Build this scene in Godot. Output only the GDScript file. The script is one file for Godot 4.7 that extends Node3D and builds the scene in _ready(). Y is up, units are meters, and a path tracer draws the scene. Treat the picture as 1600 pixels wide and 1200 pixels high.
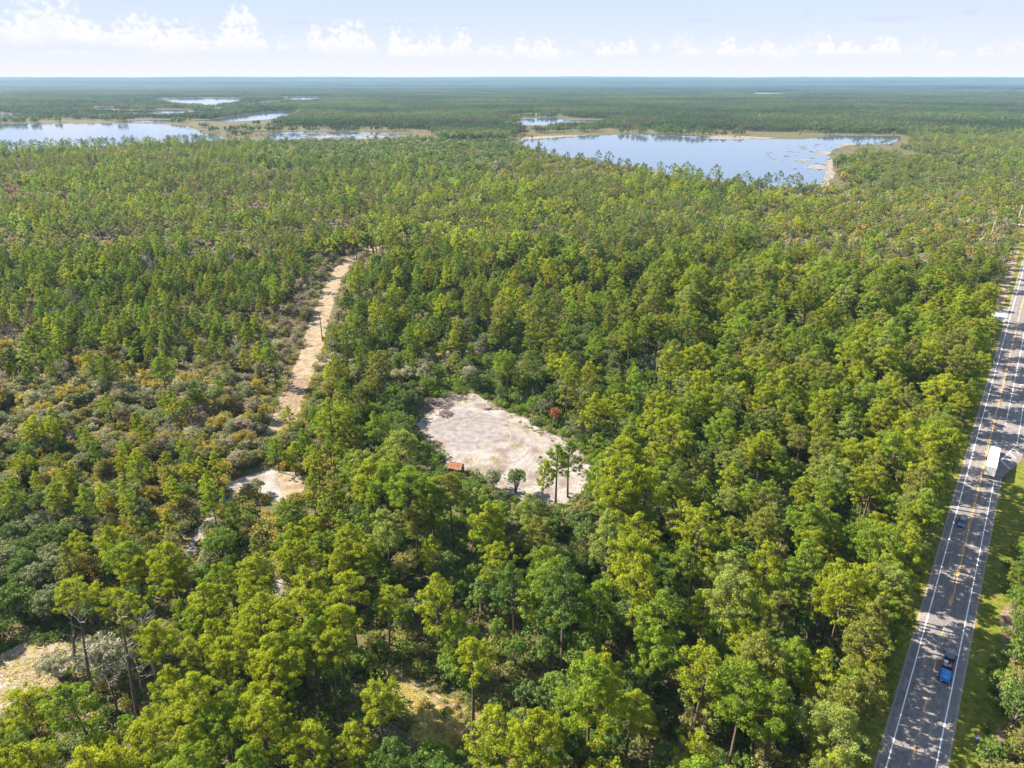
extends Node3D
# Aerial view over a pine and scrub forest with a two-lane highway, a sandy clearing, dirt roads and lakes.
# y is up, metres. The observer hangs 110 m above the origin and looks along -z, so "far" is -z.
# Ground plans are given as [across, down] positions on the ground and turned into metres by ground().

const LENS := 1110.0          # focal length for a 1600 wide frame
const HIGH := 110.0
const HORIZON := 119.0
var pitch := atan((600.0 - HORIZON) / LENS)

var rng := RandomNumberGenerator.new()
var wob := FastNoiseLite.new()
var patch := FastNoiseLite.new()
var taken := {}
var said_before := {}
var M := {}                    # materials by name
var blocks: Array = []         # [polygon, bounding rect, kind]
var marks: Array = []          # landmarks for labels: [Vector2, phrase]
var road_at: Vector2
var road_dir: Vector2
var road_right: Vector2

# ------------------------------------------------------------------ plan helpers
func ground(x: float, y: float) -> Vector2:
	var v := (y - 600.0) / LENS
	var depth := HIGH / (sin(pitch) + v * cos(pitch))
	return Vector2((x - 800.0) / LENS * depth, -(cos(pitch) - v * sin(pitch)) * depth)

func frame_spot(p: Vector3) -> Vector2:
	var d := -p.z
	var h := p.y - HIGH
	var depth := d * cos(pitch) - h * sin(pitch)
	var up := d * sin(pitch) + h * cos(pitch)
	return Vector2(800.0 + p.x / depth * LENS, 600.0 - up / depth * LENS)

func plan(px: Array) -> PackedVector2Array:
	var out := PackedVector2Array()
	for i in range(0, px.size(), 2):
		out.append(ground(px[i], px[i + 1]))
	return out

func wavy(poly: PackedVector2Array, step: float, amount: float, closed := true) -> PackedVector2Array:
	var out := PackedVector2Array()
	var n := poly.size()
	for i in (n if closed else n - 1):
		var a := poly[i]
		var b := poly[(i + 1) % n]
		var k := clampi(int(a.distance_to(b) / step), 1, 60)
		for j in k:
			var p := a.lerp(b, float(j) / k)
			out.append(p + Vector2(wob.get_noise_2d(p.x * 30.0 / step, p.y * 30.0 / step), wob.get_noise_2d(p.y * 30.0 / step + 900.0, p.x * 30.0 / step)) * amount * 1.6)
	if not closed:
		out.append(poly[n - 1])
	return out

func ribbon(line: PackedVector2Array, width: float) -> PackedVector2Array:
	var left := PackedVector2Array()
	var right := PackedVector2Array()
	for i in line.size():
		var a := line[maxi(i - 1, 0)]
		var b := line[mini(i + 1, line.size() - 1)]
		var n := (b - a).normalized().orthogonal() * width * 0.5
		left.append(line[i] + n)
		right.append(line[i] - n)
	right.reverse()
	left.append_array(right)
	return left

func block(poly: PackedVector2Array, kind: String) -> void:
	var r := Rect2(poly[0], Vector2.ZERO)
	for p in poly:
		r = r.expand(p)
	if kind == "water":
		blocks.push_front([poly, r, kind])
	else:
		blocks.append([poly, r, kind])

func what(p: Vector2) -> String:
	for b in blocks:
		if b[1].has_point(p) and Geometry2D.is_point_in_polygon(p, b[0]):
			return b[2]
	return ""

func on_road(s: float, t: float) -> Vector2:
	return road_at + road_right * s + road_dir * t

func road_s(p: Vector2) -> float:
	return (p - road_at).dot(road_right)

func road_t(p: Vector2) -> float:
	return (p - road_at).dot(road_dir)

# ------------------------------------------------------------------ naming helpers
func numbered(called: String) -> String:
	var n: int = taken.get(called, 0)
	taken[called] = n + 1
	return called if n == 0 else "%s_%03d" % [called, n]

func tag(o: Node, label: String, category := "", group := "", kind := "") -> Node:
	if label:
		o.set_meta("label", label)
	if category:
		o.set_meta("category", category)
	if group:
		o.set_meta("group", group)
	if kind:
		o.set_meta("kind", kind)
	return o

func thing(called: String, label: String, category: String, at := Vector3.ZERO, turn := 0.0, group := "") -> Node3D:
	var o := Node3D.new()
	o.name = numbered(called)
	o.position = at
	o.rotation.y = turn
	add_child(o)
	tag(o, label, category, group)
	return o

func part(called: String, mesh: Mesh, mat: Material, parent: Node, at := Vector3.ZERO) -> MeshInstance3D:
	var o := MeshInstance3D.new()
	o.name = called if parent != self else numbered(called)
	o.mesh = mesh
	if mat:
		o.material_override = mat
	o.position = at
	parent.add_child(o, true)
	return o

func v3(p: Vector2, y := 0.0) -> Vector3:
	return Vector3(p.x, y, p.y)

# ------------------------------------------------------------------ mesh helpers
class Bag:
	var v := PackedVector3Array()
	var n := PackedVector3Array()
	var c := PackedColorArray()
	func tri(a: Vector3, b: Vector3, d: Vector3, col := Color.WHITE) -> void:
		var m := (d - a).cross(b - a).normalized()
		v.append(a); v.append(b); v.append(d)
		n.append(m); n.append(m); n.append(m)
		c.append(col); c.append(col); c.append(col)
	func quad(a: Vector3, b: Vector3, d: Vector3, e: Vector3, col := Color.WHITE) -> void:
		tri(a, b, d, col)
		tri(a, d, e, col)
	func surface(m: ArrayMesh, mat: Material = null) -> void:
		if v.is_empty():
			return
		var arr := []
		arr.resize(Mesh.ARRAY_MAX)
		arr[Mesh.ARRAY_VERTEX] = v
		arr[Mesh.ARRAY_NORMAL] = n
		arr[Mesh.ARRAY_COLOR] = c
		m.add_surface_from_arrays(Mesh.PRIMITIVE_TRIANGLES, arr)
		if mat:
			m.surface_set_material(m.get_surface_count() - 1, mat)
	func mesh(mat: Material = null) -> ArrayMesh:
		var m := ArrayMesh.new()
		surface(m, mat)
		return m
	func box(lo: Vector3, hi: Vector3, col := Color.WHITE) -> void:
		var a := Vector3(lo.x, lo.y, lo.z); var b := Vector3(hi.x, lo.y, lo.z)
		var d := Vector3(hi.x, lo.y, hi.z); var e := Vector3(lo.x, lo.y, hi.z)
		var a2 := Vector3(lo.x, hi.y, lo.z); var b2 := Vector3(hi.x, hi.y, lo.z)
		var d2 := Vector3(hi.x, hi.y, hi.z); var e2 := Vector3(lo.x, hi.y, hi.z)
		quad(a2, b2, d2, e2, col); quad(a, e, d, b, col)
		quad(a, b, b2, a2, col); quad(d, e, e2, d2, col)
		quad(b, d, d2, b2, col); quad(e, a, a2, e2, col)
	func tube(a: Vector3, b: Vector3, r0: float, r1: float, sides := 5, col := Color.WHITE) -> void:
		var ax := (b - a).normalized()
		var s := ax.cross(Vector3(0.31, 0.2, 0.93) if absf(ax.y) > 0.8 else Vector3.UP).normalized()
		var t := ax.cross(s)
		for i in sides:
			var p := TAU * i / sides
			var q := TAU * (i + 1) / sides
			var u := s * cos(p) + t * sin(p)
			var w := s * cos(q) + t * sin(q)
			quad(a + u * r0, b + u * r1, b + w * r1, a + w * r0, col)
	func disc(at: Vector3, ax: Vector3, r: float, sides := 12, col := Color.WHITE) -> void:
		var s := ax.cross(Vector3.UP if absf(ax.y) < 0.8 else Vector3.RIGHT).normalized()
		var t := ax.cross(s)
		for i in sides:
			var p := TAU * i / sides
			var q := TAU * (i + 1) / sides
			tri(at, at + (s * cos(q) + t * sin(q)) * r, at + (s * cos(p) + t * sin(p)) * r, col)

func sheet(poly: PackedVector2Array, y: float) -> ArrayMesh:
	var idx := Geometry2D.triangulate_polygon(poly)
	var b := Bag.new()
	for i in range(0, idx.size(), 3):
		var p := v3(poly[idx[i]], y)
		var q := v3(poly[idx[i + 1]], y)
		var r := v3(poly[idx[i + 2]], y)
		if (r - p).cross(q - p).y < 0.0:
			b.tri(p, r, q)
		else:
			b.tri(p, q, r)
	return b.mesh()

func blotches(poly: PackedVector2Array, count: int, small: float, large: float, y: float) -> ArrayMesh:
	var r := RandomNumberGenerator.new()
	r.seed = int(absf(poly[0].x) * 10.0) + count
	var box := Rect2(poly[0], Vector2.ZERO)
	for p in poly:
		box = box.expand(p)
	var b := Bag.new()
	var made := 0
	var tries := 0
	while made < count and tries < count * 12:
		tries += 1
		var c := box.position + Vector2(r.randf(), r.randf()) * box.size
		if not Geometry2D.is_point_in_polygon(c, poly):
			continue
		var size := lerpf(small, large, r.randf() * r.randf())
		var stretch := r.randf_range(0.5, 1.0)
		var turn := r.randf() * PI
		var ring: Array = []
		for k in 9:
			var an := TAU * k / 9.0
			ring.append(c + Vector2(cos(an), sin(an) * stretch).rotated(turn) * size * r.randf_range(0.55, 1.1))
		for k in 9:
			b.tri(v3(c, y + made * 0.00003), v3(ring[(k + 1) % 9], y + made * 0.00003), v3(ring[k], y + made * 0.00003))
		made += 1
	return b.mesh()

func structure(called: String, mesh: Mesh, mat: Material, label := "", parent: Node = self) -> MeshInstance3D:
	var o := part(called, mesh, mat, parent)
	if parent == self:
		tag(o, label, "", "", "structure")
	return o

# ------------------------------------------------------------------ materials
func lin(r: float, g: float, b: float) -> Color:
	return Color(r, g, b).linear_to_srgb()

func noise_tex(seed_: int, freq: float, stops: Array, size := 1024, kind := FastNoiseLite.TYPE_SIMPLEX_SMOOTH, octaves := 5) -> NoiseTexture2D:
	var n := FastNoiseLite.new()
	n.seed = seed_
	n.noise_type = kind
	n.frequency = freq
	n.fractal_type = FastNoiseLite.FRACTAL_FBM
	n.fractal_octaves = octaves
	n.fractal_gain = 0.6
	var g := Gradient.new()
	var offs := PackedFloat32Array()
	var cols := PackedColorArray()
	for s in stops:
		offs.append(s[0])
		cols.append(s[1])
	g.offsets = offs
	g.colors = cols
	var t := NoiseTexture2D.new()
	t.width = size
	t.height = size
	t.seamless = true
	t.noise = n
	t.color_ramp = g
	return t

func flat_mat(name_: String, col: Color, rough := 0.9, metal := 0.0) -> StandardMaterial3D:
	var m := StandardMaterial3D.new()
	m.resource_name = name_
	m.albedo_color = col
	m.roughness = rough
	m.metallic = metal
	M[name_] = m
	return m

func soil_mat(name_: String, tex: Texture2D, metres: float, detail: Texture2D = null, detail_metres := 7.0) -> StandardMaterial3D:
	var m := flat_mat(name_, Color.WHITE, 0.95)
	m.albedo_texture = tex
	m.uv1_triplanar = true
	m.uv1_world_triplanar = true
	m.uv1_scale = Vector3.ONE / metres
	if detail:
		m.detail_enabled = true
		m.detail_albedo = detail
		m.detail_blend_mode = BaseMaterial3D.BLEND_MODE_MUL
		m.detail_uv_layer = BaseMaterial3D.DETAIL_UV_2
		m.uv2_triplanar = true
		m.uv2_world_triplanar = true
		m.uv2_scale = Vector3.ONE / detail_metres
	m.metallic_specular = 0.2
	return m

func leaf_mat(name_: String, col: Color, through := 1.0) -> StandardMaterial3D:
	var m := flat_mat(name_, col, 0.62)
	m.vertex_color_use_as_albedo = true
	m.backlight_enabled = true
	m.backlight = Color(through, through, through * 0.75)
	m.metallic_specular = 0.3
	m.cull_mode = BaseMaterial3D.CULL_DISABLED
	return m

func make_materials() -> void:
	var grain := noise_tex(11, 0.012, [[0.25, Color(0.62, 0.6, 0.58)], [0.5, Color(0.86, 0.85, 0.84)], [0.75, Color(1, 1, 1)]])
	M.grain = grain
	var litter := noise_tex(3, 0.006, [[0.2, lin(0.07, 0.075, 0.03)], [0.42, lin(0.12, 0.105, 0.05)], [0.58, lin(0.17, 0.135, 0.075)], [0.72, lin(0.1, 0.12, 0.04)], [0.9, lin(0.24, 0.19, 0.12)]])
	soil_mat("forest_soil", litter, 60.0, grain, 9.0)
	var sand := noise_tex(5, 0.005, [[0.22, lin(0.231, 0.186, 0.166)], [0.4, lin(0.309, 0.265, 0.246)], [0.55, lin(0.353, 0.316, 0.296)], [0.75, lin(0.397, 0.372, 0.353)]])
	soil_mat("pale_sand", sand, 46.0, grain, 5.0)
	var road_sand := noise_tex(6, 0.007, [[0.25, lin(0.264, 0.191, 0.12)], [0.5, lin(0.342, 0.265, 0.177)], [0.75, lin(0.386, 0.321, 0.239)]])
	soil_mat("road_sand", road_sand, 30.0, grain, 4.0)
	soil_mat("red_sand", noise_tex(7, 0.01, [[0.25, lin(0.212, 0.144, 0.0975)], [0.5, lin(0.282, 0.204, 0.142)], [0.75, lin(0.336, 0.264, 0.194)]]), 24.0, grain, 4.0)
	soil_mat("worn_asphalt", noise_tex(18, 0.01, [[0.2, lin(0.2, 0.18, 0.185)], [0.5, lin(0.245, 0.22, 0.225)], [0.8, lin(0.29, 0.265, 0.26)]]), 14.0, grain, 2.1)
	soil_mat("packed_sand", noise_tex(8, 0.009, [[0.2, lin(0.223, 0.196, 0.207)], [0.45, lin(0.289, 0.255, 0.262)], [0.7, lin(0.347, 0.314, 0.313)]]), 30.0, grain, 4.0)
	soil_mat("straw", noise_tex(9, 0.01, [[0.25, lin(0.2, 0.15, 0.05)], [0.45, lin(0.34, 0.24, 0.08)], [0.62, lin(0.24, 0.22, 0.05)], [0.8, lin(0.5, 0.38, 0.2)]]), 18.0, grain, 3.0)
	soil_mat("verge_grass", noise_tex(10, 0.01, [[0.2, lin(0.09, 0.13, 0.016)], [0.45, lin(0.15, 0.19, 0.02)], [0.6, lin(0.2, 0.2, 0.03)], [0.8, lin(0.27, 0.2, 0.07)]]), 26.0, grain, 3.0)
	soil_mat("weeds", noise_tex(12, 0.012, [[0.25, lin(0.141, 0.132, 0.0264)], [0.5, lin(0.264, 0.238, 0.0704)], [0.75, lin(0.387, 0.317, 0.15)]]), 12.0, grain, 3.0)
	soil_mat("marsh", noise_tex(13, 0.008, [[0.2, lin(0.08, 0.085, 0.035)], [0.42, lin(0.135, 0.115, 0.06)], [0.58, lin(0.17, 0.145, 0.08)], [0.8, lin(0.12, 0.14, 0.045)]]), 160.0, grain, 40.0)
	soil_mat("lake_sand", noise_tex(14, 0.01, [[0.25, lin(0.221, 0.186, 0.148)], [0.5, lin(0.303, 0.265, 0.228)], [0.75, lin(0.376, 0.356, 0.33)]]), 120.0, grain, 30.0)
	var asphalt := noise_tex(15, 0.006, [[0.2, lin(0.22, 0.2, 0.21)], [0.5, lin(0.275, 0.25, 0.255)], [0.8, lin(0.33, 0.3, 0.29)]])
	soil_mat("asphalt", asphalt, 22.0, grain, 3.3)
	soil_mat("shoulder", noise_tex(16, 0.02, [[0.2, lin(0.2, 0.17, 0.15)], [0.8, lin(0.32, 0.27, 0.22)]]), 6.0)
	soil_mat("limerock", noise_tex(17, 0.02, [[0.2, lin(0.276, 0.259, 0.251)], [0.8, lin(0.386, 0.372, 0.353)]]), 9.0)
	flat_mat("white_paint", lin(0.78, 0.76, 0.74), 0.7)
	flat_mat("yellow_paint", lin(0.72, 0.36, 0.03), 0.7)
	var w := flat_mat("water", lin(0.06, 0.085, 0.14), 0.06)
	w.metallic_specular = 0.58
	w.normal_enabled = true
	var wn := noise_tex(21, 0.03, [[0.0, Color.BLACK], [1.0, Color.WHITE]], 512)
	wn.as_normal_map = true
	wn.bump_strength = 1.0
	w.normal_texture = wn
	w.normal_scale = 0.012
	w.uv1_triplanar = true
	w.uv1_world_triplanar = true
	w.uv1_scale = Vector3.ONE / 40.0
	var bark := soil_mat("pine_bark", noise_tex(22, 0.03, [[0.2, lin(0.06, 0.045, 0.035)], [0.6, lin(0.13, 0.09, 0.07)], [0.9, lin(0.2, 0.15, 0.12)]], 256), 1.6)
	bark.uv1_world_triplanar = false
	var grey := soil_mat("grey_bark", noise_tex(23, 0.03, [[0.2, lin(0.12, 0.105, 0.1)], [0.6, lin(0.2, 0.175, 0.165)], [0.9, lin(0.3, 0.27, 0.25)]], 256), 1.2)
	grey.uv1_world_triplanar = false
	soil_mat("dead_wood", noise_tex(24, 0.03, [[0.2, lin(0.24, 0.19, 0.17)], [0.6, lin(0.36, 0.3, 0.28)], [0.9, lin(0.5, 0.44, 0.41)]], 256), 1.0).uv1_world_triplanar = false
	soil_mat("brush_wood", noise_tex(25, 0.03, [[0.2, lin(0.12, 0.075, 0.07)], [0.6, lin(0.22, 0.15, 0.13)], [0.9, lin(0.4, 0.31, 0.27)]], 256), 1.0).uv1_world_triplanar = false
	leaf_mat("leaves", Color.WHITE)
	# tones of single trees
	for t in PINE_TONES:
		leaf_mat("pine_" + t[0], lin(t[1], t[2], t[3]))
	for t in OAK_TONES:
		leaf_mat("oak_" + t[0], lin(t[1], t[2], t[3]), 0.85)

const PINE_TONES := [["yellow-green", 0.303, 0.347, 0.022], ["bright green", 0.215, 0.303, 0.0286], ["mid green", 0.16, 0.237, 0.0418], ["olive green", 0.242, 0.259, 0.0517], ["pale green", 0.275, 0.33, 0.077], ["deep green", 0.116, 0.193, 0.0418]]
const OAK_TONES := [["grey-green", 0.23, 0.253, 0.144], ["dark green", 0.127, 0.19, 0.0483], ["olive", 0.265, 0.253, 0.0805], ["silvery", 0.356, 0.345, 0.253], ["ochre", 0.38, 0.305, 0.069], ["leaf green", 0.167, 0.253, 0.0391], ["mauve-grey", 0.333, 0.27, 0.241]]

# ------------------------------------------------------------------ plants
func ball(r: RandomNumberGenerator, low := -0.55) -> Vector3:
	var y := r.randf_range(low, 1.0)
	var a := r.randf() * TAU
	var q := sqrt(1.0 - y * y)
	return Vector3(cos(a) * q, y, sin(a) * q)

func leaf(b: Bag, r: RandomNumberGenerator, at: Vector3, normal: Vector3, size: float, col: Color) -> void:
	var s := normal.cross(Vector3(r.randf() - 0.5, r.randf() - 0.5, r.randf() - 0.5)).normalized()
	var t := normal.cross(s)
	var p := at + s * size * r.randf_range(0.5, 0.8)
	var q := at + (s * -0.35 + t * r.randf_range(0.4, 0.65)) * size
	var w := at + (s * -0.3 - t * r.randf_range(0.4, 0.65)) * size
	b.tri(p, q, w, col)

func puff(b: Bag, r: RandomNumberGenerator, at: Vector3, size: float, leaves: int, leaf_size: float, spiky: float, tint: Color, flat_ := 0.8) -> void:
	for i in leaves:
		var d := ball(r)
		var k := r.randf_range(0.8, 1.22)
		var col := Color(tint.r * k, tint.g * k * r.randf_range(0.94, 1.05), tint.b * k)
		var e := Vector3(d.x, d.y * flat_, d.z) * size
		if r.randf() < spiky:
			var side := d.cross(ball(r)).normalized() * leaf_size * 0.3
			b.tri(at + e * 0.25 - side, at + e * 0.25 + side, at + e * r.randf_range(1.0, 1.3) + Vector3.UP * size * 0.12, col)
		else:
			leaf(b, r, at + e * r.randf_range(0.75, 1.05), (d + ball(r) * 0.5).normalized(), leaf_size, col)

# a pine of unit plan: returns [trunk bag, crown bag]; h height, w crown radius, low crown base (share of h), shape 0 round .. 1 narrow
func pine(seed_: int, h: float, w: float, low: float, narrow: float, branches: int, puffs: int, leaves: int, leaf_size: float, puff_size: float, spiky := 0.4) -> Array:
	var r := RandomNumberGenerator.new()
	r.seed = seed_
	var tk := Bag.new()
	var cr := Bag.new()
	var lean := Vector3(r.randf_range(-1, 1), 0, r.randf_range(-1, 1)) * h * 0.035
	var bend := Vector3(r.randf_range(-1, 1), 0, r.randf_range(-1, 1)) * h * 0.02
	var spine: Callable = func(t: float) -> Vector3: return Vector3(0, h * t, 0) + lean * t * t + bend * sin(t * 3.1)
	var base_r := 0.016 * h + 0.03
	var segs := 6 if leaves > 8 else 2
	for i in segs:
		var t0 := float(i) / segs * 0.96
		var t1 := float(i + 1) / segs * 0.96
		tk.tube(spine.call(t0), spine.call(t1), base_r * (1.0 - t0 * 0.85), base_r * (1.0 - t1 * 0.85), 6 if leaves > 8 else 3)
	var turn := r.randf() * TAU
	var heavy := r.randf() * TAU
	for i in branches:
		var k := (i + r.randf()) / branches            # 0 crown base .. 1 tip
		var t := lerpf(low, 0.97, pow(k, 0.9))
		turn += 2.4 + r.randf_range(-0.5, 0.5)
		var prof := lerpf(sin(clampf(k * 0.72 + 0.3, 0.0, 1.0) * PI), 1.15 - k * 1.05, narrow)
		var reach := w * maxf(0.16, prof) * r.randf_range(0.62, 1.12) * (1.0 + 0.22 * cos(turn - heavy))
		var rise := lerpf(0.28, 0.75, k) * r.randf_range(0.6, 1.3)
		var out := Vector3(cos(turn), 0, sin(turn))
		var a: Vector3 = spine.call(t)
		var e := a + out * reach + Vector3.UP * reach * rise
		if leaves > 8:
			var mid := a.lerp(e, 0.55) - Vector3.UP * reach * 0.08
			tk.tube(a, mid, base_r * 0.26, base_r * 0.17, 3)
			tk.tube(mid, e, base_r * 0.17, base_r * 0.06, 3)
		var tone := r.randf_range(0.82, 1.15)
		var tint := Color(tone * r.randf_range(0.96, 1.08), tone, tone * 0.95)
		var count := maxi(1, int(puffs * reach / w + r.randf()))
		for j in count:
			var u := 1.0 - pow(r.randf(), 1.5) * 0.62
			if j == 0:
				u = 1.0
			var side := out.cross(Vector3.UP) * r.randf_range(-0.36, 0.36) * reach * u
			var c := a.lerp(e, u) + side + Vector3.UP * r.randf_range(-0.1, 0.22) * reach
			puff(cr, r, c, puff_size * r.randf_range(0.7, 1.25), leaves, leaf_size, spiky, tint)
	for j in maxi(1, puffs / 2):
		puff(cr, r, spine.call(0.985) + ball(r) * puff_size * 0.7, puff_size * r.randf_range(0.7, 1.1), leaves, leaf_size, spiky, Color(1.08, 1.06, 1.0))
	return [tk, cr]

# a low domed oak: clumps of small leaves on crooked stems
func oak(seed_: int, h: float, w: float, clumps: int, leaves: int, leaf_size: float, clump: float) -> Array:
	var r := RandomNumberGenerator.new()
	r.seed = seed_
	var tk := Bag.new()
	var cr := Bag.new()
	var detailed := leaves > 8
	var lobes: Array = []
	for i in (7 if detailed else 3):
		var a := r.randf() * TAU
		var q := sqrt(r.randf()) * w * 0.62
		lobes.append([Vector3(cos(a) * q, h * r.randf_range(0.5, 0.72), sin(a) * q), w * r.randf_range(0.34, 0.55)])
	lobes.append([Vector3(0, h * 0.66, 0), w * 0.55])
	for l in lobes:
		var top: Vector3 = l[0]
		var knee := Vector3(top.x * 0.35, h * 0.25, top.z * 0.35)
		if detailed:
			tk.tube(Vector3(top.x * 0.06, 0, top.z * 0.06), knee, 0.035 * h, 0.024 * h, 4)
			tk.tube(knee, top, 0.024 * h, 0.008 * h, 4)
		else:
			tk.tube(Vector3.ZERO, top, 0.04 * h, 0.01 * h, 3)
	for i in clumps:
		var l = lobes[i % lobes.size()]
		var d := ball(r, -0.35)
		var rad: float = l[1]
		var c: Vector3 = l[0] + Vector3(d.x * rad, d.y * rad * (h * 0.34 / (w * 0.5)), d.z * rad) * r.randf_range(0.72, 1.1)
		var tone := r.randf_range(0.78, 1.2)
		puff(cr, r, c, clump * r.randf_range(0.7, 1.3), leaves, leaf_size, 0.08, Color(tone, tone * r.randf_range(0.95, 1.04), tone))
	return [tk, cr]

func bush(seed_: int, h: float, w: float, clumps: int, leaves: int, leaf_size: float, spiky: float) -> Bag:
	var r := RandomNumberGenerator.new()
	r.seed = seed_
	var b := Bag.new()
	for i in clumps:
		var d := ball(r, 0.0)
		var c := Vector3(d.x * w * 0.7, h * 0.25 + d.y * h * 0.55, d.z * w * 0.7) * r.randf_range(0.6, 1.05)
		var tone := r.randf_range(0.75, 1.2)
		puff(b, r, c, 0.34 * w * r.randf_range(0.7, 1.3), leaves, leaf_size, spiky, Color(tone, tone, tone))
	return b

func twigs(b: Bag, r: RandomNumberGenerator, a: Vector3, dir: Vector3, length: float, rad: float, depth: int) -> void:
	var e := a + dir * length
	b.tube(a, e, rad, rad * 0.55, 4 if depth > 1 else 3)
	if depth == 0:
		return
	for i in (3 if depth > 1 else 2 + r.randi() % 2):
		var k := r.randf_range(0.45, 1.0)
		var d := (dir + ball(r, -0.2) * r.randf_range(0.6, 1.0)).normalized()
		twigs(b, r, a.lerp(e, k), d, length * r.randf_range(0.45, 0.7), rad * lerpf(0.6, 0.42, k), depth - 1)

func bare_tree(seed_: int, h: float, leaning: float, spread: float) -> Array:
	var r := RandomNumberGenerator.new()
	r.seed = seed_
	var tk := Bag.new()
	var br := Bag.new()
	var a := r.randf() * TAU
	var top := Vector3(cos(a) * leaning * h, h, sin(a) * leaning * h)
	tk.tube(Vector3.ZERO, top * 0.5 + Vector3(0.1, 0, 0.1), h * 0.02, h * 0.015, 6)
	tk.tube(top * 0.5 + Vector3(0.1, 0, 0.1), top, h * 0.015, h * 0.004, 6)
	for i in 13:
		var k := r.randf_range(0.42, 0.98)
		var ang := i * 2.4 + r.randf()
		var d := Vector3(cos(ang), r.randf_range(0.25, 0.8), sin(ang)).normalized()
		twigs(br, r, top * k, d, spread * (1.15 - k * 0.7) * r.randf_range(0.6, 1.1), h * 0.0035, 2)
	return [tk, br]

var pine_meshes: Array = []    # [trunk mesh, crown mesh, whole mesh, radius, height, look]
var oak_meshes: Array = []
var mid_pines: Array = []
var mid_oaks: Array = []
var dead_meshes: Array = []

func both(pair: Array, bark: Material) -> ArrayMesh:
	var m := ArrayMesh.new()
	pair[1].surface(m, M.leaves)
	pair[0].surface(m, bark)
	return m

func grow_meshes() -> void:
	# [height, crown radius, crown base, narrowness, look]
	var kinds := [[20.5, 4.2, 0.52, 0.1, "broad round-crowned"], [21.5, 4.7, 0.58, 0.0, "wide umbrella-crowned"], [19.5, 3.6, 0.45, 0.25, "tall oval-crowned"], [16.5, 3.9, 0.38, 0.15, "full bushy"],
		[22.5, 3.2, 0.62, 0.1, "small-crowned long-stemmed"], [14.0, 2.8, 0.32, 0.4, "narrow oval"], [13.0, 2.6, 0.38, 0.35, "slim upright"], [10.0, 2.7, 0.22, 0.35, "short bushy"], [16.0, 3.1, 0.42, 0.35, "loose open-crowned"], [20.5, 4.0, 0.5, 0.15, "lopsided heavy-crowned"]]
	for j in 20:
		var i := j % 10
		var k: Array = kinds[i]
		var big: float = k[1]
		var pair := pine(100 + j * 3, k[0], k[1], k[2], k[3], int(18 + big * 4.0), int(2.0 + big * 1.25), 46, 0.255, 0.36 + big * 0.06, 0.5)
		pine_meshes.append([pair[0].mesh(), pair[1].mesh(), both(pair, M.pine_bark), k[1], k[0], k[4]])
		if j >= 10:
			continue
		var small := pine(200 + i, k[0] * 0.88, big * 1.12, k[2] * 0.95, k[3] * 0.35, 13, 3, 15, 0.62, 0.5 + big * 0.13, 0.05)
		mid_pines.append(both(small, M.pine_bark))
	var oaks := [[5.5, 3.6, "wide domed"], [4.2, 2.8, "low mounded"], [7.5, 4.2, "large spreading"], [6.5, 2.8, "upright bushy"], [9.0, 3.4, "tall leafy"], [8.0, 4.0, "heavy rounded"]]
	for j in 12:
		var i := j % 6
		var k: Array = oaks[i]
		var pair := oak(300 + j * 3, k[0], k[1], int(k[1] * k[1] * 11.0), 28, 0.24, 0.5)
		oak_meshes.append([pair[0].mesh(), pair[1].mesh(), both(pair, M.grey_bark), k[1], k[0], k[2]])
		if j >= 6:
			continue
		mid_oaks.append(both(oak(400 + i, k[0], k[1], 22, 11, 0.75, 0.95), M.grey_bark))
	for i in 4:
		var pair := bare_tree(500 + i, [11.0, 9.0, 13.0, 8.0][i], [0.1, 0.04, 0.22, 0.06][i], [3.4, 3.6, 2.6, 4.0][i])
		var m := ArrayMesh.new()
		pair[0].surface(m, M.dead_wood)
		pair[1].surface(m, M.dead_wood)
		dead_meshes.append([pair[0].mesh(), pair[1].mesh(), m, 3.0, [11.0, 9.0, 13.0, 8.0][i]])

# ------------------------------------------------------------------ many copies at once
class Crowd:
	var data := PackedFloat32Array()
	var count := 0
	func put(x: float, y: float, z: float, turn: float, sx: float, sy: float, col: Color) -> void:
		var c := cos(turn)
		var s := sin(turn)
		data.append_array(PackedFloat32Array([c * sx, 0.0, s * sx, x, 0.0, sy, 0.0, y, -s * sx, 0.0, c * sx, z, col.r, col.g, col.b, 1.0]))
		count += 1
	func node(mesh: Mesh) -> MultiMeshInstance3D:
		var mm := MultiMesh.new()
		mm.transform_format = MultiMesh.TRANSFORM_3D
		mm.use_colors = true
		mm.mesh = mesh
		mm.instance_count = count
		mm.buffer = data
		var o := MultiMeshInstance3D.new()
		o.multimesh = mm
		return o

func crowd(called: String, crowds: Array, meshes: Array, label: String, category: String, piece: String) -> void:
	var root := thing(called, label, category)
	root.set_meta("kind", "stuff")
	for i in crowds.size():
		if crowds[i].count == 0:
			continue
		var o: MultiMeshInstance3D = crowds[i].node(meshes[i])
		o.name = piece
		o.set_meta("kind", "stuff")
		root.add_child(o, true)

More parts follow.
